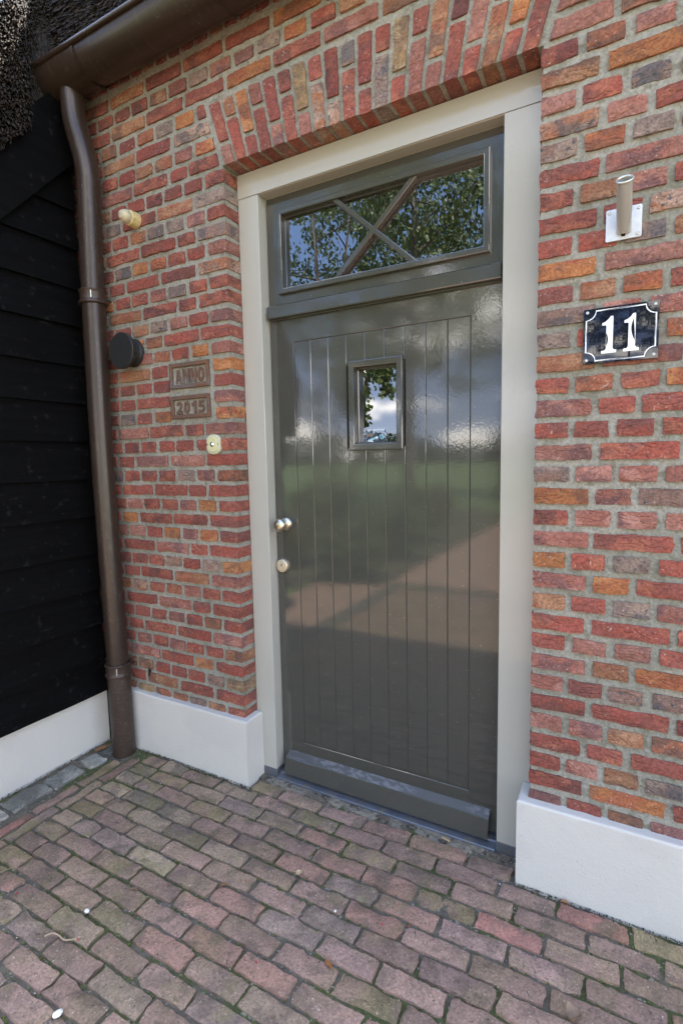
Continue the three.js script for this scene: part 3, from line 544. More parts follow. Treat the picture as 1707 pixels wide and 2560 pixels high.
// ================================================================ BLACK BOARDED WALL (neighbouring building)
{
  const b = thing('boarded_wall', 'black tarred lap-board wall on a white plinth beside the downpipe', 'wall');
  const roofLine = z => 2.955 - 1.07 * z, laps = [0.252, 0.415, 0.582, 0.75, 0.92, 1.092, 1.265, 1.435, 1.604, 1.77, 1.942, 2.105, 2.275, 2.44, 2.605];
  laps.forEach((y, i) => {
    const h = 0.186, zEnd = Math.min(1.22, (2.955 - (y + 0.02)) / 1.07), len = zEnd - 0.042; if (len < 0.05) return;
    const g = new THREE.BoxGeometry(0.02, h, len, 1, 3, Math.ceil(len / 0.05)); const p = g.attributes.position;
    for (let k = 0; k < p.count; k++) { const yy = p.getY(k), zz = p.getZ(k); p.setX(k, p.getX(k) + 0.0016 * n3(zz * 6, i * 3.1, yy * 10, 401) - yy * 0.105); p.setY(k, yy + (yy < -h / 2 + 0.001 ? 0.002 * n3(zz * 5, i * 1.7, 0, 402) : 0)); }
    g.computeVertexNormals();
    const uv = g.attributes.uv; for (let k = 0; k < p.count; k++) uv.setXY(k, p.getZ(k) + i * 0.37, p.getY(k) + i * 0.213);
    const m = mesh('board', g, blackWood, b); m.position.set(-0.82, y + h / 2, 0.042 + len / 2);
  });
  const barge = new THREE.Shape([[0.03, 2.69 - 0.032], [0.03, 2.99], [1.24, roofLine(1.24) + 0.05], [1.24, 2.69 - 1.075 * 1.24]].map(([z, y]) => new THREE.Vector2(-z, y)));
  const bg = new THREE.ExtrudeGeometry(barge, { depth: 0.02, bevelEnabled: false }); bg.rotateY(Math.PI / 2); bg.translate(-0.8, 0, 0); mesh('barge_board', metreUV(bg), blackWood, b);
  const pg = new RoundedBoxGeometry(0.4, 0.35, 1.19, 3, 0.012); pg.translate(-1.02, 0.076, 0.6255); const pl = mesh('plinth', metreUV(pg), plinthMat, b); pl.userData.label = 'white rendered plinth under the black boards';
  const core = new THREE.Shape([[1.2, 0], [1.2, 1.62], [0.03, 2.87], [-0.31, 3.2], [-4, 7], [-4, 0]].map(([z, y]) => new THREE.Vector2(-z, y)));
  const cgm = new THREE.ExtrudeGeometry(core, { depth: 4.1, bevelEnabled: false }); cgm.rotateY(Math.PI / 2); cgm.translate(-5, 0, 0); mesh('wall_core', metreUV(cgm), blackWood, b);
}

// ================================================================ THATCH
const thatchMat = std({ map: tex(512, 512, (u, v) => { const k = fb(u, v, 90, 14, 3, 1701), d = fb(u, v, 10, 10, 3, 1705), q = mix3([0.012, 0.009, 0.007], [0.045, 0.034, 0.025], ss(0.4, 0.75, k)); const s = 0.5 + 0.7 * d; return [q[0] * s, q[1] * s, q[2] * s]; }, { rep: 2 }), bumpMap: tex(512, 512, (u, v) => fb(u, v, 120, 20, 3, 1711), { srgb: false, rep: 2 }), bumpScale: 0.02, roughness: 0.95 });
const strawMat = std({ color: rgb(1, 1, 1), roughness: 0.8 });
function straws(parent, n, place) {           // cut reed ends
  const g = new THREE.CylinderGeometry(0.0021, 0.0026, 1, 5, 1); g.translate(0, 0.5, 0);
  const im = shade(new THREE.InstancedMesh(g, strawMat, n)); im.name = 'reed_ends'; im.userData.kind = 'stuff';
  const m = new THREE.Matrix4(), q = new THREE.Quaternion(), up = new THREE.Vector3(0, 1, 0), c = new THREE.Color();
  for (let i = 0; i < n; i++) { const { p, d, l, t = 1 } = place(i); q.setFromUnitVectors(up, d.normalize()); m.compose(p, q, new THREE.Vector3(t, l, t)); im.setMatrixAt(i, m); const k = Math.pow(R(), 1.8); im.setColorAt(i, c.setRGB(0.008 + 0.036 * k, 0.0056 + 0.024 * k, 0.004 + 0.016 * k)); }
  parent.add(im); return im;
}
{ // roof of the boarded building: slope falls towards the street, cut verge over the boards
  const t = thing('thatched_roof', 'dark thatched reed roof with thick cut verge above the black boards', 'roof');
  const bot = z => 2.95 - 1.07 * z, top = z => 3.395 - 0.97 * z;
  const face = z => mix(-0.845, -0.755, ss(0.12, 0.3, z));
  const up = [1.2, 0.9, 0.6, 0.4, 0.3, 0.22, 0.15, 0, -0.3, -0.6].map(z => [z, top(z)]), low = [-0.6, -0.3, 0, 0.15, 0.22, 0.3, 0.4, 0.6, 0.9].map(z => [z, bot(z)]);
  const s = new THREE.Shape([[1.35, bot(1.35)], [1.42, top(1.42) - 0.12], ...up, [-4, 7.1], [-4, bot(-4) - 0.5], ...low].map(([z, y]) => new THREE.Vector2(-z, y)));
  const g = new THREE.ExtrudeGeometry(s, { depth: 4.0, bevelEnabled: false }); g.rotateY(Math.PI / 2); g.translate(-4.85, 0, 0);
  const gp = g.attributes.position; for (let k = 0; k < gp.count; k++) if (gp.getX(k) > -2) gp.setX(k, face(gp.getZ(k)) - 0.012);
  g.computeVertexNormals(); mesh('thatch', metreUV(g, 0, 0), thatchMat, t);
  straws(t, 26000, () => { const z = rr(-0.75, 1.3), f = Math.pow(R(), 0.9), y = mix(bot(z), top(z), f) + rr(-0.02, 0.015); const low = 1 - f;
    return { p: new THREE.Vector3(face(z) - 0.014 + rr(-0.012, 0.01), y, z), d: new THREE.Vector3(0.5 + 0.35 * low + rr(-0.25, 0.25), -0.75 + rr(-0.3, 0.3), 0.5 + rr(-0.3, 0.3)), l: rr(0.022, 0.055), t: rr(0.8, 1.4) }; });
  straws(t, 5000, () => { const z = rr(-0.1, 1.3); return { p: new THREE.Vector3(rr(-0.95, face(z)), bot(z) + rr(-0.004, 0.02), z), d: new THREE.Vector3(rr(-0.3, 0.5), -0.8 + rr(-0.3, 0.2), 0.45 + rr(-0.3, 0.3)), l: rr(0.015, 0.04) }; });
}
{ // roof of the house itself
  const t = thing('thatched_roof', 'thatched roof of the brick house rising behind the gutter', 'roof');
  const s = new THREE.Shape([[0.075, 3.035], [0.045, 3.46], [-4.3, 8.1], [-8.7, 3.3], [-8.7, 3.05], [-4.3, 7.5], [-0.25, 3.12]].map(([z, y]) => new THREE.Vector2(-z, y)));
  const g = new THREE.ExtrudeGeometry(s, { depth: 10.25, bevelEnabled: false }); g.rotateY(Math.PI / 2); g.translate(-1.26, 0, 0); mesh('thatch', metreUV(g, 0, 0, true), thatchMat, t);
  straws(t, 11000, () => ({ p: new THREE.Vector3(rr(-1.2, 1.9), rr(3.03, 3.44), rr(0.03, 0.06)), d: new THREE.Vector3(rr(-0.2, 0.2), -0.7 + rr(-0.2, 0.2), 0.6 + rr(-0.2, 0.2)), l: rr(0.03, 0.075), t: rr(0.8, 1.4) }));
}
{ // dark hall behind the door, so that the panes look into a room
  const room = new THREE.BoxGeometry(2.6, 2.9, 3); room.translate(0.6, 1.45, -1.85); const m = structure(mesh('hall', metreUV(room), std({ color: rgb(0.16, 0.15, 0.14) })));
  // open the side towards the door
  const idx = m.geometry.index.array; m.geometry.setIndex([...idx].filter((_, i) => !(i >= 24 && i < 30)));
}

// ================================================================ GROUND
const meadow = new THREE.PlaneGeometry(900, 900); meadow.rotateX(-Math.PI / 2); meadow.translate(0, -0.05, 0);
structure(mesh('meadow', metreUV(meadow), std({ map: tex(512, 512, (u, v) => { const q = mix3([0.085, 0.15, 0.035], [0.13, 0.19, 0.05], fb(u, v, 8, 8, 5, 1801)); return mix3(q, [0.16, 0.17, 0.08], ss(0.6, 0.8, fb(u, v, 40, 40, 3, 1803))); }, { rep: 0.2 }), roughness: 1 })));
const paverBump = tex(512, 512, (u, v) => 0.5 * fb(u, v, 12, 12, 4, 1901) + 0.32 * fb(u, v, 90, 90, 2, 1903) - 0.3 * ss(0.72, 0.86, fb(u, v, 50, 50, 2, 1905)) + 0.2, { srgb: false, rep: 2 });
const PC = { // main, second tone
  p: [[0.175, 0.132, 0.116], [0.15, 0.116, 0.102]], r: [[0.186, 0.126, 0.106], [0.165, 0.116, 0.099]], k: [[0.145, 0.122, 0.11], [0.122, 0.105, 0.095]], t: [[0.172, 0.136, 0.108], [0.15, 0.12, 0.095]],
  v: [[0.162, 0.124, 0.116], [0.18, 0.138, 0.126]], e: [[0.145, 0.126, 0.1], [0.165, 0.14, 0.11]], R: [[0.195, 0.108, 0.094], [0.175, 0.104, 0.092]], l: [[0.19, 0.168, 0.132], [0.115, 0.108, 0.088]],
};
const paverMats = {};
{
  let S = 2000;
  for (const k in PC) { const [a, b] = PC[k], s = (S += 40), moss = 'eltk'.includes(k) ? 0.45 : 0.22;
    const map = tex(512, 512, (u, v) => {
      let q = mix3(a, b, ss(0.4, 0.6, fb(u, v, 6, 6, 4, s)));
      q = mix3(q, [0.085, 0.072, 0.062], 0.7 * ss(0.5, 0.72, fb(u, v, 10, 10, 4, s + 3)));
      q = mix3(q, [0.115, 0.12, 0.05], moss * ss(0.5, 0.7, fb(u, v, 5, 5, 4, s + 7)));
      q = mix3(q, [0.36, 0.33, 0.29], 0.6 * ss(0.8, 0.87, fb(u, v, 120, 120, 2, s + 11)));
      q = mix3(q, [0.05, 0.045, 0.04], 0.7 * ss(0.77, 0.86, fb(u, v, 70, 70, 2, s + 13)));
      const g = 0.6 + 0.8 * fb(u, v, 110, 110, 3, s + 17); return [q[0] * g, q[1] * g, q[2] * g];
    }, { rep: 2 });
    paverMats[k] = [0.88, 1, 1.12].map(t => std({ map, bumpMap: paverBump, bumpScale: 0.0042, color: rgb(t * 1.72, t * 1.45, t * 1.22), roughness: 0.88 })); }
}
R = mulberry(411);
const pavement = new THREE.Group(); pavement.name = 'brick_pavement'; structure(pavement); scene.add(pavement);
const G0 = -0.004;
{ // joint bed: sandy soil with moss
  const g = new THREE.PlaneGeometry(6.2, 3.4, 310, 170); g.rotateX(-Math.PI / 2); g.translate(2.26, G0 - 0.0085, 1.6);
  const p = g.attributes.position; for (let i = 0; i < p.count; i++) p.setY(i, p.getY(i) + 0.0022 * n3(p.getX(i) * 30, 0, p.getZ(i) * 30, 501) + 0.003 * n3(p.getX(i) * 7, 2, p.getZ(i) * 7, 502) + (p.getZ(i) < -0.03 ? 0.004 : 0));
  g.computeVertexNormals();
  mesh('joint_bed', metreUV(g), std({ map: tex(1024, 1024, (u, v) => {
    let q = mix3([0.075, 0.064, 0.048], [0.15, 0.13, 0.095], fb(u, v, 30, 30, 4, 2501));
    q = mix3(q, mix3([0.04, 0.05, 0.014], [0.085, 0.1, 0.028], fb(u, v, 80, 80, 2, 2503)), 0.9 * ss(0.46, 0.62, fb(u, v, 9, 9, 4, 2505)));
    return mix3(q, [0.3, 0.28, 0.24], 0.7 * ss(0.72, 0.82, fb(u, v, 120, 120, 2, 2507)));
  }), bumpMap: mortarMat.bumpMap, bumpScale: 0.012, roughness: 1 }), pavement);
}
{ // sandy mortar strip between the first row and the sill
  const g = new THREE.PlaneGeometry(1.1, 0.05, 180, 10); g.rotateX(-Math.PI / 2); g.translate(0.555, G0 - 0.001, -0.048); const p = g.attributes.position;
  for (let i = 0; i < p.count; i++) { const x = p.getX(i), z = p.getZ(i), e = ss(-0.045, -0.022, z); p.setZ(i, z + e * 0.012 * n3(x * 26, 0, 0, 511)); p.setY(i, p.getY(i) + 0.0022 * n3(x * 60, 0, z * 60, 512) - e * 0.007); }
  g.computeVertexNormals(); mesh('sand_strip', metreUV(g), std({ map: tex(512, 512, (u, v) => { const q = mix3([0.12, 0.1, 0.075], [0.22, 0.19, 0.145], ss(0.35, 0.65, fb(u, v, 20, 20, 4, 2551))), d = 0.85 * ss(0.62, 0.74, fb(u, v, 50, 50, 3, 2553)); return mix3(q, [0.04, 0.035, 0.028], d); }), bumpMap: mortarMat.bumpMap, bumpScale: 0.012, roughness: 1 }), pavement).userData.kind = 'stuff';
}
const pavers = [];
function paver(x, z, len, wid, c, turn = 0, d = 0.05, cell = 0.015) {
  pavers.push({ x, z, len, wid, c, turn, size: seenG(x, z, len, wid), seed: Math.floor(R() * 1e6), d, cell, y: rr(-0.0025, 0.0022), tx: rr(-0.012, 0.012), tz: rr(-0.012, 0.012) });
}
function seenG(x, z, w, h) { const v = new THREE.Vector3(x, 0, z), d = v.distanceTo(camera.position), c = v.clone().project(camera); const q = v.clone().applyMatrix4(camInv); return q.z < 0 && Math.abs(c.x) < 1.12 && Math.abs(c.y) < 1.12 ? w * h / (d * d) : 0; }
{
  const pitchZ = 0.0698, MOD = 0.188, X0 = -0.527;
  const tone = (x, z) => { const s = x < 0.25 && z > 0.05 ? 'pkeetpppptkrplp' : x > 0.7 ? 'pppprvtpprtpRvp' : 'pptkpperpvtppkr'; return s[Math.floor(R() * s.length)]; };
  for (let k = 0; k < 44; k++) {
    const z = 0.005 + k * pitchZ, phase = k % 2 ? 0.22 : 0.72, xe = k === 0 ? 1.085 : k === 1 ? 5.3 : 5.3;
    const cuts = [k === 0 ? 0.04 : X0];
    if (k % 2 && k) cuts.push(X0 + 0.61 * MOD);
    for (let m = k % 2 ? 1 : 0; m < 32; m++) { const x = X0 + (phase + m) * MOD + rr(-0.008, 0.008) + (k % 4 === 1 ? 0.02 : 0); if (x > cuts[cuts.length - 1] + 0.06 && x < xe) cuts.push(x); }
    cuts.push(Math.min(xe, cuts[cuts.length - 1] + 0.15));
    const wob = rr(-0.0015, 0.0015);
    for (let i = 0; i + 1 < cuts.length; i++) { const a = cuts[i] + 0.0038, b = cuts[i + 1] - 0.0038; if (b - a < 0.03) continue;
      const xm = (a + b) / 2; if (k === 1 && (xm < -0.62)) continue;
      if (z < 0.055 && (xm < 0.03 || xm > 1.09) && k < 1) continue;
      paver(xm, z + wob, b - a, (k === 0 ? 0.063 : 0.0618) + rr(-0.002, 0.002), tone(xm, z), rr(-0.022, 0.022)); }
  }
  // two soldier rows along the black wall and the cobbles beside the plinth
  for (let z = 0.095, i = 0; z < 3; i++) { const l = 0.187 + rr(-0.006, 0.006); paver(-0.558, z + l / 2, l, 0.044, 'rekpvte'[i % 7], Math.PI / 2 + rr(-0.02, 0.02)); z += l + 0.01; }
  for (let z = 0.15, i = 0; z < 3; i++) { const l = 0.185 + rr(-0.006, 0.006); paver(-0.616, z + l / 2, l, 0.044, 'tpRpkre'[i % 7], Math.PI / 2 + rr(-0.02, 0.02)); z += l + 0.012; }
  pavers.sort((a, b) => b.size - a.size);
  const far = {};
  pavers.forEach((q, i) => {
    const near = i < 290 && q.size > 0;
    const g = near ? brickGeo(q.len, q.wid, q.d, q.seed, { cell: q.cell, rough: rr(1.1, 1.9), round: 0.0068 }) : new THREE.BoxGeometry(q.len, q.wid, 0.03).translate(0, 0, -0.015);
    if (!near) metreUV(g, q.seed % 7, q.seed % 5);
    g.rotateX(-Math.PI / 2 + q.tx); g.rotateZ(q.tz * 0.6); g.rotateY(q.turn);
    if (near) { const m = mesh('paver', g, paverMats[q.c][q.seed % 3], pavement); m.position.set(q.x, G0 + q.y, q.z); } else { g.translate(q.x, G0 + q.y, q.z); (far[q.c] ??= []).push(g); }
  });
  const ks = Object.keys(far), m = mesh('further_paver', mergeGeometries(ks.map(k => merged(far[k])), true), ks.map(k => paverMats[k][1]), pavement); m.userData.kind = 'stuff';
}
{ // grey granite setts between the soldier rows and the plinth
  const mat = std({ map: tex(256, 256, (u, v) => { const q = mix3([0.15, 0.148, 0.125], [0.29, 0.275, 0.235], ss(0.35, 0.7, fb(u, v, 5, 5, 4, 2601))); const g = 0.7 + 0.6 * fb(u, v, 60, 60, 2, 2603); return [q[0] * g, q[1] * g, q[2] * g]; }, { rep: 3 }), bumpMap: paverBump, bumpScale: 0.008, roughness: 0.85 });
  for (const [x, z, w, h, a, t] of [[-0.735, 0.11, 0.075, 0.062, 0.2, 0.6], [-0.72, 0.2, 0.085, 0.075, -0.1, 1.5], [-0.725, 0.335, 0.085, 0.13, 0.06, 1.0], [-0.73, 0.495, 0.09, 0.15, 0.03, 0.75], [-0.735, 0.655, 0.09, 0.13, -0.05, 1.2], [-0.73, 0.81, 0.085, 0.14, 0.02, 0.9], [-0.73, 0.98, 0.085, 0.15, 0, 1.1]]) {
    const g = brickGeo(w * 1.14, h * 1.08, 0.05, Math.floor(R() * 1e6), { cell: 0.011, rough: 2.0, round: 0.007 }); g.rotateX(-Math.PI / 2); g.rotateY(a); const mm = mat.clone(); mm.color = rgb(t, t, t);
    const m = mesh('granite_sett', g, mm, pavement); m.position.set(x, G0 + 0.004, z); }
}
{ // driveway beyond the laid rows
  const g = new THREE.PlaneGeometry(9, 40); g.rotateX(-Math.PI / 2); g.translate(3.6, -0.022, 23.05); structure(mesh('driveway', metreUV(g), std({ map: paverMats.p[1].map, color: rgb(2.1, 1.75, 1.45), roughness: 0.95 })));
  const g2 = new THREE.PlaneGeometry(2.4, 1.6); g2.rotateX(-Math.PI / 2); g2.translate(-0.4, -0.021, 2.3); structure(mesh('path', metreUV(g2), std({ map: paverMats.p[1].map, color: rgb(2.1, 1.75, 1.45), roughness: 0.95 })));
}
{ // sand swept against the sill, moss and crumbs in the joints
  const n = 2600, g = new THREE.IcosahedronGeometry(1, 0), im = shade(new THREE.InstancedMesh(g, std({ color: rgb(1, 1, 1), roughness: 1 }), n)); im.name = 'joint_crumbs'; im.userData.kind = 'stuff';
  const m = new THREE.Matrix4(), q = new THREE.Quaternion(), e = new THREE.Euler(), c = new THREE.Color();
  for (let i = 0; i < n; i++) {
    let x = rr(-0.55, 1.7), z = rr(-0.06, 1.2), s = rr(0.0008, 0.0021), y = G0 + 0.0008, t = R();
    if (i < 800) { x = rr(0.1, 1.1); z = -0.055 + Math.abs(rr(-1, 1) * rr(0, 1)) * 0.03; c.setRGB(0.24, 0.21, 0.155); y = G0 + 0.001; s *= 0.8; } else if (t < 0.55) { const k = Math.round((z + 0.03) / 0.0698); z = -0.0299 + k * 0.0698 + rr(-0.004, 0.004); y = G0 - 0.004; s = rr(0.0015, 0.0036); c.setRGB(0.06 + 0.05 * R(), 0.085 + 0.05 * R(), 0.018); } else if (t < 0.72) c.setRGB(0.5, 0.47, 0.42); else c.setRGB(0.05, 0.035, 0.025);
    e.set(R() * 6, R() * 6, R() * 6); m.compose(new THREE.Vector3(x, y, z), q.setFromEuler(e), new THREE.Vector3(s * rr(0.7, 1.6), s * 0.6, s)); im.setMatrixAt(i, m); im.setColorAt(i, c);
  }
  pavement.add(im);
  const n2 = 1500, im2 = shade(new THREE.InstancedMesh(new THREE.TetrahedronGeometry(1, 0), std({ color: rgb(1, 1, 1), roughness: 1 }), n2)); im2.name = 'corner_grit'; im2.userData.kind = 'stuff';
  for (let i = 0; i < n2; i++) {
    const f = i % 3, o = Math.abs(rr(-1, 1) * rr(0, 1)) * 0.035; let x, z;
    if (f === 0) { x = rr(-0.6, 0.04); z = 0.033 + o * 0.7; } else if (f === 1) { x = rr(1.09, 1.75); z = 0.033 + o * 0.7; } else { x = -0.815 + o; z = rr(0.04, 1.1); }
    const s = rr(0.0009, 0.0032), t = R(); if (t < 0.5) c.setRGB(0.045, 0.036, 0.026); else if (t < 0.75) c.setRGB(0.11, 0.075, 0.045); else if (t < 0.9) c.setRGB(0.06, 0.08, 0.025); else c.setRGB(0.3, 0.27, 0.22);
    e.set(R() * 6, R() * 6, R() * 6); m.compose(new THREE.Vector3(x, G0 + 0.001, z), q.setFromEuler(e), new THREE.Vector3(s * rr(0.7, 2.4), s * 0.7, s)); im2.setMatrixAt(i, m); im2.setColorAt(i, c);
  }
  pavement.add(im2);
}
// ---------------------------------------------------------------- litter
{
  const leaf = (x, z, len, wid, col, turn, label, curl = 0.3) => {
    const g = new THREE.PlaneGeometry(len, wid, 10, 4), p = g.attributes.position;
    for (let i = 0; i < p.count; i++) { const u = p.getX(i) / len + 0.5, w = Math.sin(Math.PI * Math.pow(clamp(u), 0.8)) * 0.96 + 0.04; const y = p.getY(i) * w; p.setXYZ(i, p.getX(i), y, curl * (y * y / wid * 2.2 + (u - 0.5) ** 2 * len * 0.7) + (0.0016 + 0.005 * Math.max(0, curl - 0.6)) * n3(u * 7, y * 140, 1, 601) + 0.002 * curl * n3(u * 15, y * 260, 5, 602)); }
    const b = g.clone(); b.translate(0, 0, -0.0006); const ix = b.index.array; for (let i = 0; i < ix.length; i += 3) { const t = ix[i]; ix[i] = ix[i + 1]; ix[i + 1] = t; }
    const q = mergeGeometries([g, b]); q.rotateX(-Math.PI / 2); q.rotateY(turn); q.computeVertexNormals();
    const t = thing('fallen_leaf', label, 'leaf', [x, G0 + 0.0035, z]);
    mesh('blade', metreUV(q), phys({ color: rgb(...col), roughness: 0.7, side: THREE.DoubleSide }), t);
    const st = new THREE.CylinderGeometry(0.0006, 0.0009, len * 0.35, 6); st.rotateZ(Math.PI / 2); st.translate(-len * 0.6, 0.0012, 0); st.rotateY(turn); mesh('stalk', st, phys({ color: rgb(col[0] * 0.7, col[1] * 0.6, col[2] * 0.6), roughness: 0.8 }), t);
  };
  leaf(0.467, 0.314, 0.026, 0.02, [0.45, 0.34, 0.2], 1.2, 'pale tan leaf lying on the paving in front of the door');
  leaf(0.706, 0.537, 0.034, 0.012, [0.3, 0.11, 0.03], -0.5, 'narrow orange brown leaf on the paving near the picture bottom', 0.2);
  leaf(-0.765, 0.115, 0.085, 0.03, [0.2, 0.085, 0.03], 1.35, 'rusty brown leaf wedged between plinth and stone sett by the downpipe');
  leaf(-0.745, 0.045, 0.05, 0.03, [0.26, 0.11, 0.035], 0.4, 'curled orange leaf in the corner behind the downpipe foot', 0.8);
  leaf(1.29, 0.378, 0.045, 0.034, [0.25, 0.17, 0.11], 0.9, 'crumpled dry beige leaf at the lower edge of the paving', 1.3);
  leaf(1.237, 0.045, 0.026, 0.012, [0.34, 0.17, 0.07], -0.2, 'small curled brown leaf against the plinth under the house number', 0.9);
  leaf(0.043, 0.608, 0.022, 0.009, [0.2, 0.1, 0.05], 0.7, 'tiny brown leaf scrap in a mossy joint', 0.5);
  leaf(0.282, 0.465, 0.024, 0.008, [0.25, 0.1, 0.03], 0.9, 'thin reddish leaf scrap beside the tan leaf', 0.4);
  const pebble = (x, z, s, label, col = [0.78, 0.76, 0.7]) => { const g = new THREE.IcosahedronGeometry(s, 3), p = g.attributes.position; for (let i = 0; i < p.count; i++) { const k = 1 + 0.16 * n3(p.getX(i) / s * 1.3 + x * 9, p.getY(i) / s * 1.3, p.getZ(i) / s * 1.3, 611); p.setXYZ(i, p.getX(i) * k * 1.3, p.getY(i) * k * 0.8, p.getZ(i) * k); } g.computeVertexNormals(); const m = mesh('pebble', g, std({ color: rgb(...col), roughness: 0.6 })); m.position.set(x, G0 + s * 0.6, z); m.rotation.y = x * 7; tag(m, label, 'pebble'); };
  pebble(-0.02, 0.73, 0.0062, 'small white pebble lying in a joint of the paving'); pebble(0.183, 0.953, 0.0088, 'larger white pebble at the lower corner of the paving'); pebble(0.64, 0.385, 0.0034, 'tiny white pebble on the paving near the door');
  const tw = new THREE.TubeGeometry(new THREE.CatmullRomCurve3([[-0.047, 0.004, 0.842], [-0.036, 0.006, 0.828], [-0.012, 0.004, 0.822], [0.014, 0.004, 0.823], [0.043, 0.005, 0.806]].map(p => new THREE.Vector3(...p))), 30, 0.0022, 8); tag(mesh('twig', tw, std({ color: rgb(0.34, 0.25, 0.16), roughness: 0.8 })), 'thin bent tan twig lying on the paving', 'twig');
  const chip = box(-0.016, 0.016, 0, 0.004, -0.003, 0.003, 0.001); const ch = mesh('wood_chip', chip, std({ color: rgb(0.45, 0.33, 0.17) })); ch.position.set(0.843, G0 + 0.003, -0.045); ch.rotation.y = -0.25; tag(ch, 'small yellow wood splinter lying against the door sill', 'splinter');
  const spots = [[0.12, 0.668], [-0.28, 0.79], [0.04, 0.8], [0.33, 0.42], [0.53, 0.62], [0.85, 0.33], [0.42, 0.11], [0.78, 0.36]];
  const where = ['beside the bent twig', 'near the soldier row', 'at the end of the twig', 'close to the tan leaf', 'in the middle of the paving', 'near the orange leaf', 'nearest the door sill', 'in front of the door jamb'];
  spots.forEach(([x, z], i) => { const m = mesh('red_berry', new THREE.IcosahedronGeometry(0.0024, 2), phys({ color: rgb(0.42, 0.02, 0.03), roughness: 0.4 })); m.position.set(x, G0 + 0.0018, z); tag(m, 'tiny red berry on the paving ' + where[i], 'berry', 'red berries scattered on the paving'); });
}

// ================================================================ WHAT THE DOOR AND PANES MIRROR: garden across the drive
R = mulberry(8123);
const barkMat = std({ map: tex(256, 256, (u, v) => { const k = fb(u, v, 14, 4, 4, 2701); return mix3([0.1, 0.085, 0.07], [0.3, 0.28, 0.25], ss(0.4, 0.7, k)); }, { rep: 1 }), roughness: 0.95 });
const leafMat = phys({ color: rgb(1, 1, 1), roughness: 0.5, transmission: 0.35, thickness: 0 });
function limb(a, b, r0, r1, bow, seed) {
  const mid = a.clone().lerp(b, 0.5).add(new THREE.Vector3(n3(seed, 0, 0, 1), 0.4, n3(0, seed, 0, 2)).multiplyScalar(bow));
  const c = new THREE.CatmullRomCurve3([a, mid, b]), g = new THREE.TubeGeometry(c, 10, 1, 7), p = g.attributes.position, v = new THREE.Vector3();
  for (let i = 0; i < p.count; i++) { const k = Math.floor(i / 8) / 10, ct = c.getPoint(k); v.fromBufferAttribute(p, i).sub(ct).multiplyScalar(mix(r0, r1, k)).add(ct); p.setXYZ(i, v.x, v.y, v.z); }
  g.computeVertexNormals(); return { g, c };
}
function foliage(parent, pts, n, spread, size, cols, name = 'crown') {
  const g = new THREE.BufferGeometry(); g.setAttribute('position', new THREE.Float32BufferAttribute([0, 0, 0, 0.32, 0.45, 0.06, 0, 1, -0.05, -0.32, 0.45, 0.06], 3)); g.setAttribute('uv', new THREE.Float32BufferAttribute([0.5, 0, 1, 0.5, 0.5, 1, 0, 0.5], 2)); g.setIndex([0, 1, 2, 0, 2, 3]); g.computeVertexNormals();
  const im = shade(new THREE.InstancedMesh(g, leafMat, n)); im.name = name; im.userData.kind = 'stuff';
  const m = new THREE.Matrix4(), q = new THREE.Quaternion(), e = new THREE.Euler(), c = new THREE.Color(), P = new THREE.Vector3();
  for (let i = 0; i < n; i++) {
    const b = pts[Math.floor(R() * pts.length)], s = b.s ?? spread;
    P.set(rr(-1, 1) + rr(-1, 1), rr(-1, 1) + rr(-1, 1), rr(-1, 1) + rr(-1, 1)).multiplyScalar(s * 0.5).add(b.p);
    e.set(Math.PI + rr(-1, 1), R() * 6.3, rr(-1, 1)); const k = size * rr(0.7, 1.25); m.compose(P, q.setFromEuler(e), new THREE.Vector3(k, k, k)); im.setMatrixAt(i, m);
    const t = R(), w = cols[Math.floor(R() * cols.length)]; im.setColorAt(i, c.setRGB(w[0] * (0.75 + 0.5 * t), w[1] * (0.75 + 0.5 * t), w[2] * (0.75 + 0.5 * t)));
  }
  parent.add(im);
}
const GREEN = [[0.07, 0.12, 0.025], [0.11, 0.165, 0.035], [0.05, 0.09, 0.02], [0.15, 0.2, 0.05]];
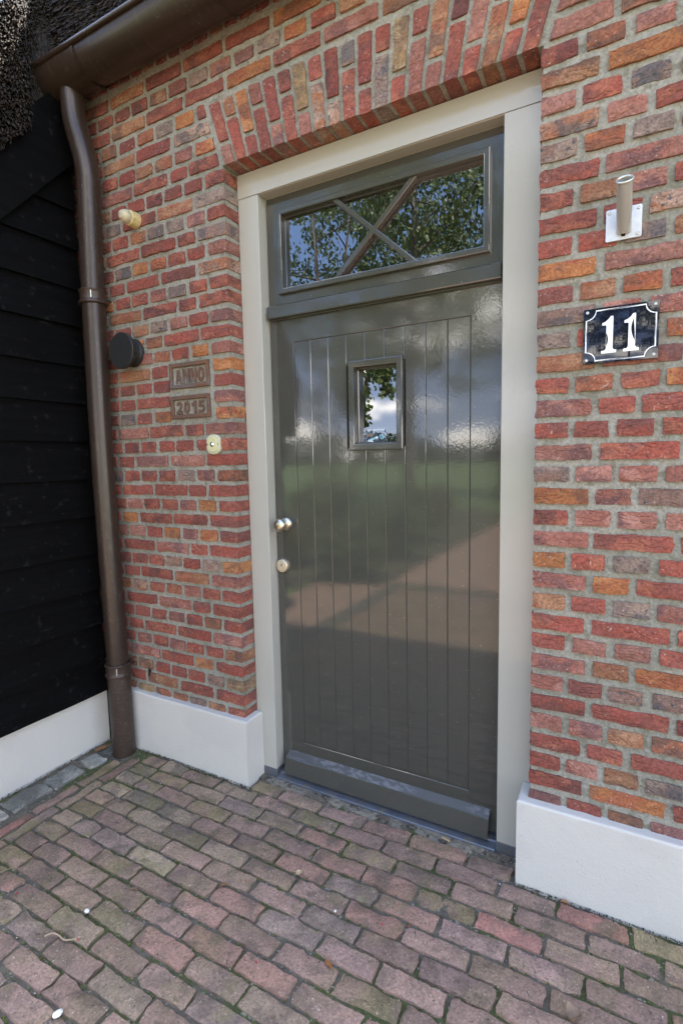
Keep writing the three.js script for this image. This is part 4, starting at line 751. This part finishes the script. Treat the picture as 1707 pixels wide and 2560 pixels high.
function tree(x, z, h, base, rad, n, label, opt = {}) {
  const t = thing('garden_tree', label, 'tree', [x, 0, z], 'trees across the drive'), parts = [], pts = [], V = (a, b, c) => new THREE.Vector3(a, b, c);
  const lean = V(rr(-0.5, 0.5), 0, rr(-0.4, 0.4)), stems = opt.stems || 1;
  for (let s = 0; s < stems; s++) {
    const off = V(rr(-0.3, 0.3) * (stems - 1), -0.1, rr(-0.3, 0.3) * (stems - 1)), tip = V(lean.x + off.x * 3, h * rr(0.86, 0.98), lean.z + off.z * 3), tr = limb(off, tip, (opt.r || 0.16) / Math.sqrt(stems), 0.02, 0.35, x + s);
    parts.push(tr.g);
    const nb = Math.round((opt.limbs || 20) / stems);
    for (let i = 0; i < nb; i++) {
      const f = mix(base / h, 0.96, (i + R()) / nb), a = tr.c.getPoint(f), ang = i * 2.4 + R(), L = rad * (1.05 - 0.6 * Math.abs(f - 0.5)) * rr(0.6, 1.1), b = a.clone().add(V(Math.cos(ang) * L, rr(-0.25, 0.5) * L, Math.sin(ang) * L)), lb = limb(a, b, 0.05 * (1.2 - f), 0.008, 0.2, i + x);
      parts.push(lb.g); for (let k = 0; k < 5; k++) { const q = lb.c.getPoint(0.35 + 0.65 * (k + R()) / 5); pts.push({ p: q, s: rr(0.3, 0.75) * (opt.clump || 1) }); pts.push({ p: q.clone().add(V(rr(-0.5, 0.5), rr(-0.7, 0.1), rr(-0.5, 0.5))), s: rr(0.2, 0.5) * (opt.clump || 1) }); }
    }
  }
  for (const [hx, hy, hz, len] of opt.hang || []) { const a = V(hx - x, hy + len, hz - z), b = V(hx - x + 0.25, hy, hz - z + 0.1), src = V(lean.x * 0.7, hy + len + 0.5, lean.z * 0.7); parts.push(limb(src, a, 0.03, 0.012, 0.2, hx).g, limb(a, b, 0.01, 0.003, 0.1, hx + 1).g); for (let k = 0; k < 7; k++) { const q = a.clone().lerp(b, k / 6.2); pts.push({ p: q, s: mix(0.5, 0.16, k / 6) }, { p: q, s: mix(0.4, 0.14, k / 6) }); } }
  mesh('trunk', merged(parts), barkMat, t); foliage(t, pts, n, 0.5, opt.leaf || 0.1, GREEN);
}
tree(-3.4, 10.2, 10, 3.9, 2.3, 9500, 'leafy tree with drooping low branches nearest the drive', { leaf: 0.12, limbs: 26, hang: [[-3.75, 2.1, 7.9, 1.1], [-4.2, 2.3, 8.2, 1.0], [-3.3, 2.75, 8.1, 0.8]] });
tree(-6.6, 11.5, 11, 3.8, 2.5, 7500, 'tall multi-stemmed tree with pale stems across the drive', { stems: 3, limbs: 30, leaf: 0.12 });
tree(-2.0, 14.5, 11.5, 4.6, 2.8, 9000, 'tall tree behind the drooping one at the far side of the drive', { leaf: 0.13, limbs: 26 });
tree(-8.6, 11.4, 10.5, 3.6, 2.6, 7500, 'broad tree standing furthest along the planting bed', { limbs: 22, leaf: 0.12 });
tree(-6.0, 17, 13, 4.8, 3.2, 11000, 'highest tree at the back of the garden', { leaf: 0.15 });
tree(1.8, 15, 11, 3.6, 2.9, 13000, 'airy tree beyond the end of the drive', { leaf: 0.13, limbs: 26 });
tree(5.5, 12.5, 9.5, 3.0, 2.7, 12000, 'round-headed tree added out of view on the right to block sky light', { leaf: 0.13, limbs: 24 });  // added out of view: keeps sky light off the house front
tree(9.5, 10.5, 10, 2.8, 2.8, 11000, 'unseen tree added furthest right to block sky light', { leaf: 0.13, limbs: 22 });  // also added, unseen, to cut the sky light from the right
{ // shrubs in the bed along the drive
  const spots = [[-1.35, 3.25, 0.75, 0.62], [-2.4, 3.6, 0.95, 0.75], [-1.35, 4.6, 0.85, 0.7], [-2.8, 5.1, 1.1, 0.85], [-1.45, 6.1, 0.95, 0.75], [-3.5, 3.4, 0.95, 0.8], [-2.2, 7.6, 0.95, 0.85]];
  const names = ['rounded shrub nearest the house in the planting bed', 'bushy shrub second along the planting bed', 'low shrub beside the drive edge', 'tall dense shrub in the middle of the bed', 'spreading shrub further along the drive', 'dark shrub on the far side of the bed', 'last shrub in the bed before the trees'];
  spots.forEach(([x, z, h, r], i) => {
    const t = thing('garden_shrub', names[i], 'shrub', [x, -0.05, z], 'shrubs in the planting bed'), pts = [], parts = [];
    for (let k = 0; k < 9; k++) { const a = k * 0.7 + R(), tip = new THREE.Vector3(Math.cos(a) * r * rr(0.3, 0.8), h * rr(0.55, 0.95), Math.sin(a) * r * rr(0.3, 0.8)), l = limb(new THREE.Vector3(0, 0, 0), tip, 0.014, 0.004, 0.08, k + x); parts.push(l.g); for (let j = 1; j < 5; j++) pts.push({ p: l.c.getPoint(0.25 + j * 0.18), s: rr(0.14, 0.26) }); }
    mesh('stem', merged(parts), barkMat, t); foliage(t, pts, 3600, 0.2, 0.06, i % 3 === 1 ? [...GREEN, [0.26, 0.2, 0.1], [0.2, 0.25, 0.07]] : [...GREEN, [0.17, 0.23, 0.06]], 'foliage');
  });
  const bed = new THREE.PlaneGeometry(6, 9); bed.rotateX(-Math.PI / 2); bed.translate(-3.95, -0.03, 7.2); structure(mesh('soil', metreUV(bed), std({ map: tex(256, 256, (u, v) => { const q = mix3([0.05, 0.04, 0.03], [0.09, 0.1, 0.035], ss(0.4, 0.6, fb(u, v, 9, 9, 4, 2801))); return q; }, { rep: 1 }), roughness: 1 })));
}
{ // far tree line beyond the meadow
  const pts = []; for (let i = 0; i < 260; i++) { const x = rr(-190, 90), hh = 4.6 + 4.2 * Math.max(0, n3(x * 0.05, 0, 0, 77)) + 1.2 * n3(x * 0.21, 4, 0, 78), z = rr(120, 150); for (let k = 0; k < 3; k++) pts.push({ p: new THREE.Vector3(x + rr(-1, 1), hh * (0.2 + 0.33 * k), z), s: 2.2 }); }
  const w = new THREE.Group(); foliage(scene, pts, 14000, 2.2, 1.5, [[0.03, 0.055, 0.02], [0.045, 0.075, 0.03], [0.035, 0.05, 0.025]], 'distant_wood');
}

scene.updateMatrixWorld(true);
renderer.render(scene, camera);
